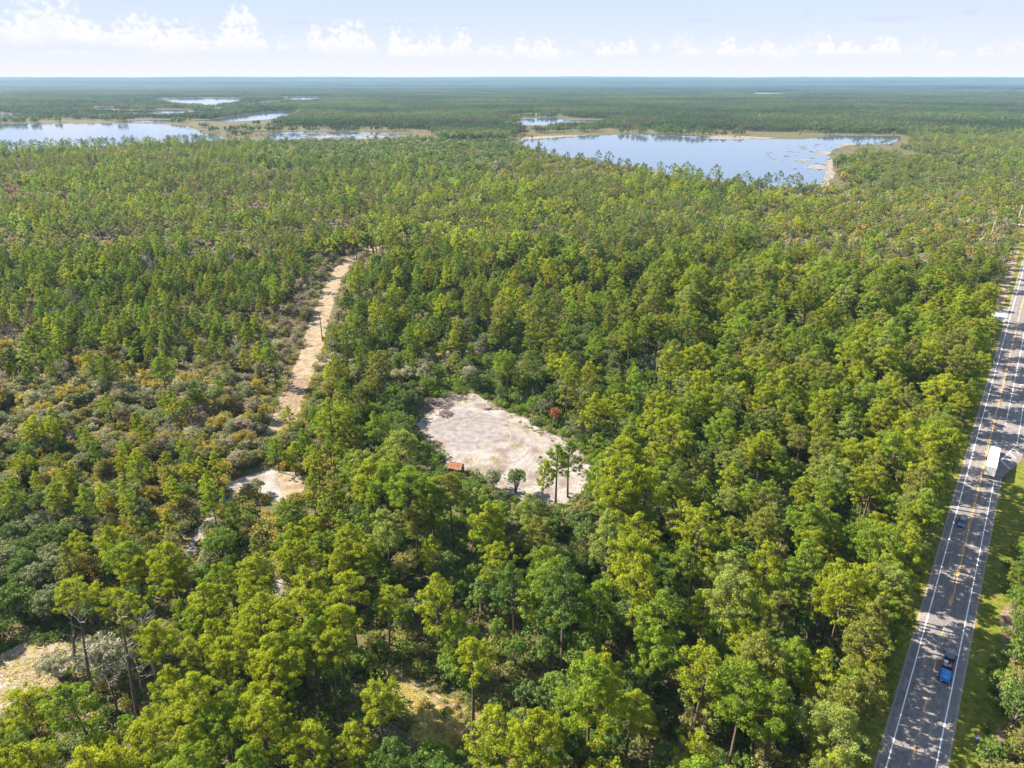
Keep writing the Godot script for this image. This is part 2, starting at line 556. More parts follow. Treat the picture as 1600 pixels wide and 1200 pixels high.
# ------------------------------------------------------------------ entry
func _ready() -> void:
	rng.seed = 7
	wob.seed = 4
	wob.frequency = 0.03
	patch.seed = 9
	patch.frequency = 0.006
	patch.fractal_octaves = 3
	var cam := Camera3D.new()
	cam.name = "camera"
	cam.fov = rad_to_deg(2.0 * atan(600.0 / LENS))
	cam.position = Vector3(0, HIGH, 0)
	cam.rotation.x = -pitch
	cam.near = 0.5
	cam.far = 120000.0
	add_child(cam)
	cam.current = true
	var env := Environment.new()
	env.background_mode = Environment.BG_SKY
	env.tonemap_mode = Environment.TONE_MAPPER_LINEAR
	env.tonemap_exposure = 3.65
	env.sdfgi_enabled = true
	env.ssao_enabled = true
	env.ssil_enabled = true
	env.fog_enabled = true
	env.fog_density = 0.000043
	env.fog_light_color = lin(0.42, 0.66, 0.95)
	var sky := Sky.new()
	sky.sky_material = make_sky()
	env.sky = sky
	env.background_energy_multiplier = 0.335
	var we := WorldEnvironment.new()
	we.name = "environment"
	we.environment = env
	add_child(we)
	var sun := DirectionalLight3D.new()
	sun.name = "sun"
	sun.light_energy = 1.6
	sun.light_color = lin(1.0, 0.92, 0.77)
	sun.light_angular_distance = 0.5
	sun.shadow_enabled = true
	var e := deg_to_rad(38.0)
	var shine := Vector3(cos(e) * 0.934, -sin(e), cos(e) * 0.358)
	sun.look_at_from_position(Vector3(0, 300, 0), Vector3(0, 300, 0) + shine)
	add_child(sun)
	make_materials()
	lay_ground()
	lay_lakes()
	lay_roads()
	lay_clearings()
	grow_meshes()
	plant_marked_trees()
	plant_forest()
	plant_far_forest()
	build_highway_traffic()
	build_clearing_things()
	build_poles()

# ------------------------------------------------------------------ sky: a computed panorama of air and cumulus
func make_sky() -> PanoramaSkyMaterial:
	var w := 4096
	var h := 2048
	var im := Image.create_empty(w, h, false, Image.FORMAT_RGB8)
	var rows: Array = []
	for y in h:
		var el := 90.0 - (y + 0.5) / h * 180.0
		var s := sin(deg_to_rad(maxf(el, 0.0)))
		var t := pow(1.0 - s, 10.0)
		var t2 := pow(1.0 - s, 1.6)
		var c := Color(0.42, 0.57, 0.84).lerp(Color(0.42, 0.6, 0.87), t2).lerp(Color(0.79, 0.79, 0.88), t)
		if el < 0.0:
			c = Color(0.79, 0.79, 0.88)
		rows.append(c)
		im.fill_rect(Rect2i(0, y, w, 1), c.linear_to_srgb())
	var n := FastNoiseLite.new()
	n.seed = 31
	n.frequency = 1.0
	n.fractal_octaves = 5
	n.fractal_gain = 0.55
	var rr := RandomNumberGenerator.new()
	rr.seed = 12
	# heaps of cumulus: [azimuth, half width, base, top, thickness] in degrees
	var heaps: Array = []
	var seen := [[38, 34, 76, 45, 0.7], [98, 52, 74, 20, 0.8], [150, 34, 72, 50, 0.95], [232, 40, 80, 38, 0.9], [290, 42, 82, 48, 0.9], [388, 24, 46, 23, 1.0], [383, 40, 80, 46, 1.0], [448, 10, 82, 66, 0.5], [500, 14, 82, 46, 0.8], [550, 42, 84, 45, 0.95], [622, 12, 86, 50, 0.9], [640, 36, 90, 64, 0.9], [682, 14, 84, 58, 0.9], [722, 18, 84, 50, 0.8], [770, 30, 88, 72, 0.7], [815, 14, 86, 62, 0.9], [850, 22, 88, 63, 0.9], [890, 14, 88, 80, 0.5], [942, 14, 90, 70, 0.9], [975, 20, 86, 69, 0.9], [1020, 10, 84, 67, 0.5], [1075, 20, 86, 77, 0.7], [1133, 16, 90, 67, 1.0], [1162, 12, 86, 73, 0.8], [1195, 14, 88, 66, 0.8], [1230, 14, 88, 72, 0.5], [1284, 14, 88, 68, 1.0], [1322, 20, 88, 73, 0.95], [1374, 22, 88, 68, 1.0], [1470, 12, 92, 83, 0.6], [1530, 12, 92, 82, 0.7], [1570, 8, 88, 84, 0.5]]
	for k in seen:
		heaps.append([rad_to_deg(atan((k[0] - 800.0) / LENS / 1.089)), k[1] * 0.047, (HORIZON - k[2]) * 0.0445, (HORIZON - k[3]) * 0.0445, k[4]])
	for i in 44:
		var low := rr.randf_range(1.0, 1.9)
		heaps.append([rr.randf_range(-38.0, 38.0), rr.randf_range(0.4, 2.6), low, low + rr.randf_range(0.2, 1.0), rr.randf_range(0.15, 0.4)])
	for i in 110:
		var az := rr.randf_range(40.0, 320.0)
		var base := rr.randf_range(1.4, 2.4)
		heaps.append([az if az < 180.0 else az - 360.0, rr.randf_range(0.5, 2.4), base, base + rr.randf_range(0.5, 2.4), rr.randf_range(0.5, 1.0)])
	for k in heaps:
		var x0 := int(((k[0] - k[1] * 1.4) / 360.0) * w)
		var x1 := int(((k[0] + k[1] * 1.4) / 360.0) * w)
		var y0 := int((90.0 - k[3] - 0.5) / 180.0 * h)
		var y1 := int((90.0 - k[2] + 0.5) / 180.0 * h)
		for y in range(y0, y1 + 1):
			var el := 90.0 - (y + 0.5) / h * 180.0
			for x in range(x0, x1 + 1):
				var az := (x + 0.5) / w * 360.0
				var f := n.get_noise_2d(az * 1.5, el * 2.1)
				var g := n.get_noise_2d(az * 3.6 + 70.0, el * 4.5)
				var across: float = absf(az - k[0]) / k[1]
				var up: float = (el - k[2]) / (k[3] - k[2])
				var roof := sqrt(maxf(0.0, 1.0 - across * across)) * (1.0 + f * 1.15 + g * 0.6)
				var body := smoothstep(-0.12, 0.42, roof - up) * smoothstep(-0.25, 0.3 + 0.2 * f, up)
				if body <= 0.0:
					continue
				var lit := clampf(0.55 + 0.5 * up + g * 0.7, 0.0, 1.0)
				var white := Color(0.76, 0.75, 0.83).lerp(Color(0.89, 0.875, 0.9), lit)
				var px := posmod(x, w)
				var was := im.get_pixel(px, y).srgb_to_linear()
				im.set_pixel(px, y, was.lerp(white, body * k[4] * 0.84).linear_to_srgb())
	# thin lilac bars of higher cloud
	var bars := [[485, 40, 42, 3], [625, 50, 43, 3], [730, 22, 44, 3], [905, 30, 3, 4], [1085, 22, 38, 3], [1375, 46, 42, 3.5], [1492, 14, 37, 4], [285, 30, 51, 2.5], [1247, 8, 34, 2]]
	for k in bars:
		var az0 := rad_to_deg(atan((k[0] - 800.0) / LENS / 1.089))
		var el0: float = (HORIZON - k[2]) * 0.0445
		var wide: float = k[1] * 0.047
		var thick: float = k[3] * 0.0445
		for y in range(int((90.0 - el0 - 0.5) / 180.0 * h), int((90.0 - el0 + 0.5) / 180.0 * h) + 1):
			var el := 90.0 - (y + 0.5) / h * 180.0
			for x in range(int(((az0 - wide) / 360.0) * w), int(((az0 + wide) / 360.0) * w) + 1):
				var az := (x + 0.5) / w * 360.0
				var f := n.get_noise_2d(az * 2.0, el * 6.0)
				var d: float = 1.0 - pow(absf(az - az0) / wide, 2.0) - pow((el - el0) / thick, 2.0) + f * 1.1
				var a := smoothstep(0.0, 1.0, d) * 0.55
				if a > 0.0:
					var was := im.get_pixel(posmod(x, w), y).srgb_to_linear()
					im.set_pixel(posmod(x, w), y, was.lerp(Color(0.57, 0.6, 0.75), a).linear_to_srgb())
	var m := PanoramaSkyMaterial.new()
	m.panorama = ImageTexture.create_from_image(im)
	return m

# ------------------------------------------------------------------ land and water
func lay_ground() -> void:
	var b := Bag.new()
	var rings := [0.0, 60.0, 140.0, 260.0, 420.0, 700.0, 1100.0, 1700.0, 2600.0, 4000.0, 7000.0, 10000.0, 15400.0]
	for i in rings.size() - 1:
		for j in 40:
			var a0 := lerpf(-1.0, 1.0, j / 40.0) * PI
			var a1 := lerpf(-1.0, 1.0, (j + 1) / 40.0) * PI
			var far: float = rings[i + 1]
			var near: float = rings[i]
			var p := Vector3(sin(a0), 0, -cos(a0))
			var q := Vector3(sin(a1), 0, -cos(a1))
			b.quad(p * near, p * far, q * far, q * near)
	structure("ground", b.mesh(), M.forest_soil, "sandy forest floor covered in leaf litter under the trees")

func lay_lakes() -> void:
	road_at = ground(1385, 1198)
	road_dir = (ground(1575, 508) - road_at).normalized()
	road_right = Vector2(-road_dir.y, road_dir.x)
	var marsh := [
		["marsh", [-700, 192, 0, 190, 180, 187, 300, 186, 420, 190, 440, 198, 560, 197, 675, 204, 690, 224, 560, 230, 420, 229, 350, 226.5, 290, 229, 200, 231, 100, 235, 20, 243, -300, 255, -700, 267], "brown marsh grass round the big lake on the left"],
		["marsh_flat", [0, 165, 120, 158, 240, 152, 400, 151, 520, 150, 520, 156, 420, 166, 300, 186, 140, 188, 0, 188, -500, 184, -500, 170], "brown flats between the narrow far waters on the left"],
		["lake_shore", [792, 232, 806, 206, 850, 203, 905, 201, 1000, 201, 1100, 203, 1200, 206, 1300, 208, 1414, 210, 1424, 218, 1408, 232, 1440, 240, 1500, 246, 1502, 252, 1440, 250, 1384, 244, 1340, 246, 1316, 262, 1318, 282, 1345, 295, 1300, 305, 1200, 300, 1060, 291, 1000, 274, 880, 254], "tan grass shore round the blue lake"],
		["pond_shore", [796, 180, 830, 176, 885, 176, 890, 184, 960, 186, 960, 190, 890, 197, 800, 198, 760, 190], "tan rim of the small far pond"],
		["pond_bank", [660, 222, 720, 218, 800, 219, 800, 226, 700, 231], "low bank of the narrow pool"],
	]
	for k in marsh.size():
		var e: Array = marsh[k]
		var poly := wavy(plan(e[1]), 45.0, 10.0)
		structure(e[0], sheet(poly, 0.15 + 0.02 * k), M.marsh, e[2])
		block(poly, "flat" if e[0] == "marsh_flat" else "marsh")
	var beach := [[[808, 221, 822, 214.5, 850, 212.6, 890, 211.6, 925, 212, 900, 216, 850, 222, 815, 226], 0.26], [[1105, 213, 1130, 210.8, 1180, 214, 1210, 215.5, 1180, 220, 1120, 217.5], 0.26], [[1286, 252, 1300, 248, 1304, 262, 1300, 279, 1290, 293, 1280, 292], 0.26]]
	for e in beach:
		var poly := wavy(plan(e[0]), 25.0, 5.0)
		structure("beach", sheet(poly, e[1]), M.lake_sand, "pale sand rim at the edge of the water")
	var lakes := [
		[[-700, 196, 0, 194, 120, 193, 238, 193, 286, 197, 322, 207, 352, 216, 338, 224, 285, 226, 200, 228, 100, 232, 20, 240, -300, 252, -700, 264], "big pale lake on the left with pines along its near shore"],
		[[818, 219, 892, 214, 962, 209.8, 1028, 210.3, 1102, 214, 1182, 217.5, 1250, 217.5, 1302, 212.6, 1360, 212.6, 1406, 214, 1406, 219, 1388, 225.5, 1325, 227, 1300, 236, 1294, 250, 1290, 265, 1289, 277, 1281, 288, 1245, 300, 1150, 296, 1060, 288, 1000, 270, 940, 262, 880, 250, 825, 240, 796, 230], "blue lake right of centre ringed by tan shore"],
		[[412, 209, 470, 206, 540, 206, 600, 208, 640, 213, 600, 216, 560, 224, 480, 228, 420, 222], "shallow reedy pool in the brown marsh"],
		[[687, 224, 720, 221, 775, 221, 778, 225, 740, 227.5, 700, 228], "narrow pool behind the oaks left of the blue lake"],
		[[815, 185, 880, 184.5, 885, 188, 950, 187, 950, 190, 880, 193, 850, 196, 812, 196], "small blue pond beyond the far shore"],
		[[-300, 179, 0, 178.3, 46, 178.5, 30, 182, -10, 184, -300, 187], "pale sliver of water at the left edge"],
		[[172, 189.5, 240, 187.6, 272, 188, 272, 191.3, 200, 191.6], "thin strip of water just beyond the big left lake"],
		[[222, 173.5, 262, 171.2, 295, 171.6, 292, 176.4, 250, 177.3], "short pale pool between the brown flats"],
		[[240, 155, 290, 153.6, 340, 153.2, 384, 154.5, 370, 158, 330, 164.5, 300, 162, 262, 158], "far white lake on the left before the blue woods"],
		[[296, 188.5, 330, 187.5, 400, 176.5, 440, 174, 466, 174.5, 455, 180, 420, 187, 360, 190.5], "bent pale channel between two strips of pines"],
		[[398, 161.2, 440, 157.6, 442, 159.6, 410, 162.4], "tiny pale pool right of the far white lake"],
		[[437, 152.5, 475, 151.2, 512, 152.4, 490, 155.6, 455, 155.2], "far white pool left of centre"],
		[[1482, 139.5, 1530, 138.4, 1546, 140.2, 1500, 141.8], "far white lake near the right edge"],
		[[1556, 140.8, 1620, 139.6, 1800, 140, 1800, 144, 1600, 143.2], "far white water running out at the right edge"],
		[[140, 168.6, 165, 167, 186, 167.3, 182, 170, 150, 170.2], "smallest pool on the left flats"],
	]
	for e in lakes:
		var poly := wavy(plan(e[0]), 30.0, 4.0)
		structure("lake", sheet(poly, 0.4), M.water, e[1])
		block(poly, "water")
	structure("reeds", blotches(plan([405, 205, 640, 203, 650, 214, 600, 222, 480, 230, 405, 226]), 420, 2.0, 11.0, 0.55), M.marsh, "reeds and marsh grass standing in the shallow pool")
	structure("bank_grass", blotches(ribbon(wavy(plan([792, 226, 818, 219, 892, 214, 962, 209.8, 1028, 210.3, 1102, 214, 1182, 217.5, 1250, 217.5, 1302, 212.6, 1406, 213]), 30.0, 6.0, false), 16.0), 420, 1.5, 8.0, 0.6), M.marsh, "uneven grassy bank along the far side of the blue lake")
	structure("shallows", blotches(plan([1190, 240, 1250, 226, 1330, 224, 1390, 222, 1300, 240, 1292, 270, 1250, 274, 1230, 262]), 90, 1.0, 7.0, 0.66), M.marsh, "grassy shallows by the right shore of the blue lake")
	structure("lily_fringe", blotches(ribbon(wavy(plan([-100, 193.6, 120, 193, 238, 193, 286, 197, 322, 207, 352, 216]), 30.0, 6.0, false), 26.0), 300, 2.0, 9.0, 0.62), M.marsh, "uneven marsh grass along the far side of the big left lake")
	# sand spits and reeds that break the surface near the right shore
	for e in [[[1250, 262, 1275, 258.5, 1292, 260, 1294, 266, 1270, 264.5]], [[1262, 240, 1285, 237, 1300, 238, 1298, 242, 1278, 242]], [[1240, 250.5, 1262, 249, 1270, 250.5, 1255, 252.5]], [[1300, 226, 1322, 224.5, 1345, 225.5, 1322, 227.5]], [[1100, 216.5, 1140, 212, 1180, 214.5, 1175, 218, 1130, 218.4]], [[545, 215, 580, 212, 605, 214, 585, 217.5]], [[480, 214, 520, 212, 535, 213.5, 500, 216.5]]]:
		var poly := wavy(plan(e[0]), 8.0, 4.0)
		structure("sand_spit", sheet(poly, 0.52), M.lake_sand, "low sand bar breaking the surface near the shore")
	for e in [[[1162, 148.2, 1180, 144.8, 1225, 145, 1226, 148.4, 1190, 149.8], "white sand clearing far off in the woods right of centre"], [[1310, 157.4, 1316, 157, 1324, 161, 1336, 164, 1340, 168.6, 1334, 168.4, 1326, 164.6, 1316, 162], "bent white sand road far off in the woods"], [[543, 141, 556, 140.6, 558, 142.4, 548, 142.6], "tiny white clearing near the far left woods"], [[568, 143.6, 576, 143.2, 577, 144.6, 569, 144.8], "second tiny white clearing near the far left woods"], [[1595, 160, 1700, 160, 1700, 161.4, 1595, 161.4], "thin pale track in the far right woods"]]:
		var poly := wavy(plan(e[0]), 40.0, 14.0)
		structure("sand_clearing", sheet(poly, 0.3), M.pale_sand, e[1])
		block(poly, "bare")

func lay_roads() -> void:
	# the sandy road that winds away left of centre, its crossroads and the paths
	var main := plan([436, 676, 446, 650, 456, 622, 470, 590, 481, 565, 489, 540, 497, 508, 507, 475, 519, 445, 534, 420, 552, 403, 577, 390.5, 602, 377, 628, 367, 650, 352])
	var polys: Array = []
	polys.append(["dirt_road", ribbon(wavy(main, 12.0, 0.5, false), 9.0), M.road_sand, "pale sand road winding away between the pines left of centre", 0.02])
	polys.append(["cross_track", ribbon(wavy(plan([-200, 590, 0, 589, 140, 581, 190, 583.5, 250, 583.5, 330, 575.5, 400, 574, 470, 583]), 12.0, 1.0, false), 3.6), M.road_sand, "narrow sand track leaving the crossroads to the left", 0.028])
	polys.append(["side_track", ribbon(wavy(plan([478, 575, 520, 562, 565, 562, 610, 560, 660, 553.5, 715, 551, 775, 545, 800, 543]), 12.0, 1.0, false), 4.2), M.road_sand, "narrow sand track leaving the crossroads to the right", 0.036])
	polys.append(["red_track", ribbon(wavy(plan([470, 592, 455, 622, 446, 650, 440, 668]), 8.0, 1.2, false), 6.4), M.red_sand, "reddish damp stretch of the sand road below the crossroads", 0.03])
	polys.append(["sand_path", ribbon(wavy(plan([338, 796, 322, 822, 306, 848, 292, 876]), 5.0, 1.2, false), 2.8), M.packed_sand, "mauve sand path running down left from the small bare patch", 0.026])
	polys.append(["faint_path", ribbon(wavy(plan([376, 766, 356, 780, 338, 796]), 5.0, 1.2, false), 3.0), M.packed_sand, "faint piece of path below the small bare patch", 0.027])
	for p in polys:
		structure(p[0], sheet(p[1], p[4]), p[2], p[3])
		structure("roadside_weeds", blotches(ribbon(wavy(p[1], 6.0, 0.6), 2.4), 160, 0.15, 0.8, p[4] + 0.02), M.weeds, "weeds and litter along the edges of the sand tracks")
		block(p[1], "bare" if p[0] in ["dirt_road", "sand_path", "red_track"] else "track")
	# highway
	var left := -1.35
	var right := 8.35
	var t_taper := road_t(ground(1560, 732))
	var t_wide := road_t(ground(1588, 695))
	var land := PackedVector2Array([on_road(-9.5, -90), on_road(-9.5, 210), on_road(-13.0, 226), on_road(-9.5, 240), on_road(-11, 460), on_road(-9, 700), on_road(left + 0.5, 700), on_road(left + 0.5, -90)])
	structure("left_verge", sheet(wavy(land, 9.0, 1.6), 0.012), M.verge_grass, "shaded grass strip between the highway and the woods")
	var rland := PackedVector2Array([on_road(right - 0.5, -90), on_road(right - 0.5, 120), on_road(right + 3.0, 130), on_road(right + 3.0, 700), on_road(26, 700), on_road(20, 140), on_road(17.0, 90), on_road(17.5, 30), on_road(17.0, -90)])
	structure("right_verge", sheet(wavy(rland, 9.0, 1.4), 0.016), M.verge_grass, "sunny grass strip on the right side of the highway")
	block(PackedVector2Array([on_road(-4.2, -120), on_road(-4.2, 240), on_road(-7.5, 260), on_road(-7.5, 760), on_road(18.0, 760), on_road(18.0, 100), on_road(13.2, 80), on_road(13.0, -120)]), "road")
	for e in [[14.2, -12, 1.3, 14], [15.0, 14, 1.2, 16], [14.5, 52, 1.4, 20], [19.0, 120, 2.2, 30]]:
		var blob := PackedVector2Array([on_road(e[0] - e[2] * 0.5, e[1] - e[3] * 0.5), on_road(e[0] - e[2], e[1]), on_road(e[0] - e[2] * 0.4, e[1] + e[3] * 0.5), on_road(e[0] + e[2], e[1] + e[3] * 0.4), on_road(e[0] + e[2], e[1] - e[3] * 0.4)])
		structure("bare_soil", sheet(wavy(blob, 3.0, 1.4), 0.03), M.red_sand, "strip of bare reddish soil at the right edge of the verge")
	var sandy := plan([1549, 490, 1556, 470, 1566, 440, 1574, 412, 1580, 386, 1592, 386, 1590, 410, 1580, 440, 1572, 468, 1560, 492])
	structure("verge_path", sheet(wavy(sandy, 6.0, 1.2), 0.034), M.road_sand, "sandy strip beside the far part of the highway")
	block(sandy, "bare")
	structure("shoulder", sheet(PackedVector2Array([on_road(left - 0.45, -100), on_road(left - 0.45, 900), on_road(right + 0.4, 900), on_road(right + 0.4, -100)]), 0.04), M.shoulder, "gravel edge of the highway")
	var road := structure("highway", sheet(PackedVector2Array([on_road(left, -100), on_road(left, 900), on_road(right, 900), on_road(right, -100)]), 0.1), M.asphalt, "grey asphalt two-lane highway running up the right side")
	structure("turn_lane", sheet(PackedVector2Array([on_road(right - 0.01, t_taper - 7), on_road(right - 0.01, 420), on_road(right + 4.6, 420), on_road(right + 4.6, t_wide - 10)]), 0.097), M.asphalt, "", road)
	var drive := plan([1544, 489, 1556, 486, 1580, 480, 1600, 478, 1590, 512, 1572, 505, 1558, 500, 1545, 497])
	structure("driveway", sheet(wavy(drive, 3.0, 0.5), 0.062), M.limerock, "white crushed rock driveway joining the highway from the left")
	block(drive, "bare")
	var far_drive := plan([1560, 349, 1582, 346, 1640, 346, 1640, 355, 1582, 351.5])
	structure("side_road", sheet(far_drive, 0.075), M.limerock, "pale side road at the right edge beyond the poles")
	block(far_drive, "bare")
	# painted lines: children of the highway
	var bar := func(called: String, s0: float, s1: float, t0: float, t1: float, mat: Material, y := 0.106) -> void:
		structure(called, sheet(PackedVector2Array([on_road(s0, t0), on_road(s0, t1), on_road(s1, t1), on_road(s1, t0)]), y), mat, "", road)
	bar.call("left_edge_line", -0.1, 0.1, -100.0, 900.0, M.white_paint)
	var t_gap := road_t(ground(1553, 752))
	bar.call("right_edge_line", 6.85, 7.05, -100.0, t_gap, M.white_paint)
	for s in [0.75, 2.45, 4.35, 6.05]:
		var strip := PackedVector2Array()
		for k in 50:
			strip.append(on_road(s, -95.0 + k * 20.0))
		structure("wheel_path", sheet(ribbon(wavy(strip, 5.0, 0.12, false), 0.75), 0.1025), M.worn_asphalt, "", road)
	structure("patching", blotches(PackedVector2Array([on_road(left, -90), on_road(left, 500), on_road(right, 500), on_road(right, -90)]), 180, 0.1, 0.9, 0.1035), M.worn_asphalt, "", road)
	structure("edge_crumbs", blotches(PackedVector2Array([on_road(left - 0.8, -90), on_road(left - 0.8, 400), on_road(left + 0.25, 400), on_road(left + 0.25, -90)]), 500, 0.1, 0.5, 0.1045), M.shoulder, "", road)
	structure("edge_grit", blotches(PackedVector2Array([on_road(right - 0.25, -90), on_road(right - 0.25, 400), on_road(right + 0.8, 400), on_road(right + 0.8, -90)]), 500, 0.1, 0.5, 0.1055), M.shoulder, "", road)
	var t_solid := road_t(ground(1480, 945))
	bar.call("solid_yellow_line", 3.58, 3.74, t_solid, 900.0, M.yellow_paint)
	var t0 := road_t(ground(1474.6, 987.5))
	for k in range(-9, 60):
		var t := t0 + k * 12.19
		bar.call("yellow_dash", 3.26, 3.44, t - 1.52, t + 1.52, M.yellow_paint)
	var t_lane := road_t(ground(1574, 655))
	bar.call("lane_line", 6.88, 7.06, t_lane, 420.0, M.white_paint)
	for k in 6:
		bar.call("white_dash", 6.88, 7.04, t_lane - 5.5 - k * 5.6, t_lane - 4.2 - k * 5.6, M.white_paint)
	bar.call("turn_lane_edge_line", 10.95, 11.12, t_wide, 420.0, M.white_paint)
	# hatching where the extra lane begins
	var a := Vector2(11.0, t_wide)
	var b := Vector2(7.6, t_wide - 15.0)
	var line := func(p: Vector2, q: Vector2, wide: float) -> void:
		var n := (q - p).normalized().orthogonal() * wide * 0.5
		structure("hatch_line", sheet(PackedVector2Array([on_road(p.x + n.x, p.y + n.y), on_road(q.x + n.x, q.y + n.y), on_road(q.x - n.x, q.y - n.y), on_road(p.x - n.x, p.y - n.y)]), 0.112), M.white_paint, "", road)
	structure("hatch_apron", sheet(PackedVector2Array([on_road(right - 0.02, t_wide - 20), on_road(right - 0.02, t_wide - 3), on_road(12.9, t_wide - 3), on_road(12.9, t_wide - 11), on_road(10.8, t_wide - 20)]), 0.094), M.asphalt, "", road)
	line.call(a, b, 0.2)
	for k in 5:
		var p := b.lerp(a, k / 4.0)
		line.call(p, p + Vector2(lerpf(2.6, 1.4, k / 4.0), lerpf(-4.6, -2.6, k / 4.0)), 0.22)
	# arrow on the extra lane: shaft and bent head
	for t in [t_lane + 9.0, t_lane + 38.0]:
		bar.call("arrow_shaft", 8.9, 9.1, t - 1.4, t + 0.8, M.white_paint)
		structure("arrow_head", sheet(PackedVector2Array([on_road(9.1, t + 0.2), on_road(9.1, t + 1.4), on_road(10.2, t + 0.8)]), 0.109), M.white_paint, "", road)

func lay_clearings() -> void:
	var big := plan([652, 662, 668, 650, 690, 634, 706, 622, 735, 617, 762, 624, 792, 640, 830, 662, 868, 682, 900, 704, 918, 730, 914, 762, 896, 780, 868, 792, 830, 784, 800, 770, 770, 752, 735, 742, 706, 730, 684, 712, 664, 690])
	var poly := wavy(wavy(big, 6.0, 2.2), 1.8, 1.1)
	structure("sandy_clearing", sheet(poly, 0.024), M.pale_sand, "white sand clearing in the middle of the woods")
	block(poly, "bare")
	for e in [[713, 737, 3.4], [684, 634, 6.0], [712, 624, 4.5], [664, 646, 3.0]]:
		var m := ground(e[0], e[1])
		block(PackedVector2Array([m + Vector2(-e[2], -e[2]), m + Vector2(e[2], -e[2]), m + Vector2(e[2], e[2]), m + Vector2(-e[2], e[2])]), "bare")
	marks.append([ground(770, 690), "the white sand clearing"])
	structure("packed_patch", sheet(wavy(plan([664, 664, 690, 648, 716, 640, 752, 643, 782, 656, 788, 672, 770, 690, 735, 704, 700, 704, 676, 690]), 3.5, 1.2), 0.03), M.packed_sand, "mauve tyre-packed sand on the left half of the clearing")
	structure("orange_patch", sheet(wavy(plan([668, 690, 688, 684, 698, 694, 690, 704, 676, 700]), 2.0, 1.0), 0.036), M.red_sand, "orange soil patch at the left side of the clearing")
	for e in [[[780, 648, 810, 660, 842, 680, 832, 684, 800, 668]], [[796, 694, 812, 690, 822, 696, 810, 702, 798, 700]], [[764, 716, 776, 711, 782, 717, 772, 721]], [[728, 712, 760, 724, 772, 736, 748, 736, 728, 724]], [[712, 628, 730, 622, 736, 630, 720, 634]], [[690, 664, 716, 654, 744, 660, 730, 672, 700, 674]]]:
		var spread := plan(e[0])
		var o := structure("weed_patch", blotches(spread, 60, 0.15, 0.75, 0.042), M.weeds, "thin yellowish weeds scattered on the white sand")
		structure("sparse_weeds", blotches(wavy(spread, 2.0, 4.0), 26, 0.1, 0.4, 0.047), M.weeds, "", o)
	structure("clearing_edge", blotches(ribbon(wavy(big, 4.0, 1.0), 6.0), 330, 0.25, 1.3, 0.1), M.forest_soil, "leaf litter creeping over the clearing's edge")
	structure("edge_weeds", blotches(ribbon(wavy(big, 4.0, 2.0), 7.0), 260, 0.15, 0.8, 0.115), M.weeds, "dry weeds along the clearing's edge")
	structure("grey_litter", blotches(poly, 420, 0.12, 0.6, 0.055), M.packed_sand, "grey scraps and tracks strewn over the white sand")
	structure("litter", blotches(poly, 130, 0.08, 0.3, 0.07), M.forest_soil, "dark bits of litter strewn over the white sand")
	# ruts of turning vehicles on the packed sand
	var c := ground(745, 678)
	for k in 9:
		var arc := PackedVector2Array()
		for j in 25:
			var an := lerpf(-0.9, 1.9 + 0.2 * k, j / 24.0)
			arc.append(c + Vector2(cos(an) * (8.0 + k * 1.7), -sin(an) * (6.5 + k * 1.9) + k))
		structure("tyre_rut", sheet(ribbon(wavy(arc, 1.5, 0.25, false), 0.4), 0.05 + 0.004 * k), [M.packed_sand, M.pale_sand, M.shoulder][k % 3], "curved tyre rut in the sand of the clearing")
	var spots := [
		["bare_patch", [352, 762, 380, 746, 420, 733, 458, 742, 482, 748, 470, 775, 440, 782, 420, 772, 380, 770], M.pale_sand, "small white sand patch at the head of the mauve path"],
		["straw_patch", [430, 740, 474, 744, 476, 768, 448, 780, 436, 762], M.road_sand, "straw-coloured half of the small bare patch"],
		["sand_field", [-90, 1045, 0, 1022, 40, 1003, 92, 1000, 132, 1022, 104, 1056, 70, 1088, 0, 1116, -90, 1140], M.road_sand, "bare sand field at the lower left edge"],
		["grassy_glade", [606, 1042, 640, 1050, 690, 1085, 744, 1094, 760, 1124, 752, 1166, 700, 1172, 650, 1150, 620, 1110], M.straw, "golden grass glade near the bottom middle"],
		["glade_track", [618, 1050, 652, 1070, 682, 1090, 740, 1098, 744, 1110, 700, 1104, 660, 1086, 616, 1062], M.red_sand, "strip of bare soil through the golden glade"],
		["glade_spot", [724, 1128, 742, 1124, 748, 1150, 730, 1162, 718, 1150], M.red_sand, "bare soil beside the lone pine in the golden glade"],
		["gully", [424, 908, 440, 905, 452, 930, 446, 955, 428, 944], M.packed_sand, "small bare gully left of the bottom middle"],
		["sand_gap", [246, 866, 262, 862, 280, 885, 262, 900], M.packed_sand, "bare end of the mauve path"],
	]
	for k in spots.size():
		var e: Array = spots[k]
		var p := wavy(plan(e[1]), 3.0, 1.2)
		structure(e[0], sheet(p, 0.044 + 0.004 * k), e[2], e[3])
		if e[0] == "sand_field":
			structure("dry_grass", blotches(p, 700, 0.15, 1.0, 0.075), M.weeds, "dry yellow grass tufts on the bare sand field")
			structure("sand_marks", blotches(p, 160, 0.2, 1.0, 0.088), M.pale_sand, "paler scrapes on the bare sand field")
		elif e[0] == "grassy_glade":
			structure("glade_grass", blotches(p, 200, 0.2, 1.2, 0.09), M.weeds, "pale grass clumps in the golden glade")
		block(p, "thin" if e[0] == "grassy_glade" else "track" if e[0] in ["gully", "sand_gap"] else "bare")
# ------------------------------------------------------------------ planting
var pines: Array = []          # [x, z, kind, scale, turn, tone, brightness]
var oaks: Array = []
var reserved: Array = []       # [Vector2, radius]
const NEAR_END := 450.0
const MID_END := 1500.0
const FAR_END := 5600.0

func wide_at(d: float) -> float:
	return 0.7207 * (d * 0.917 + 44.0) * 1.03 + 32.0

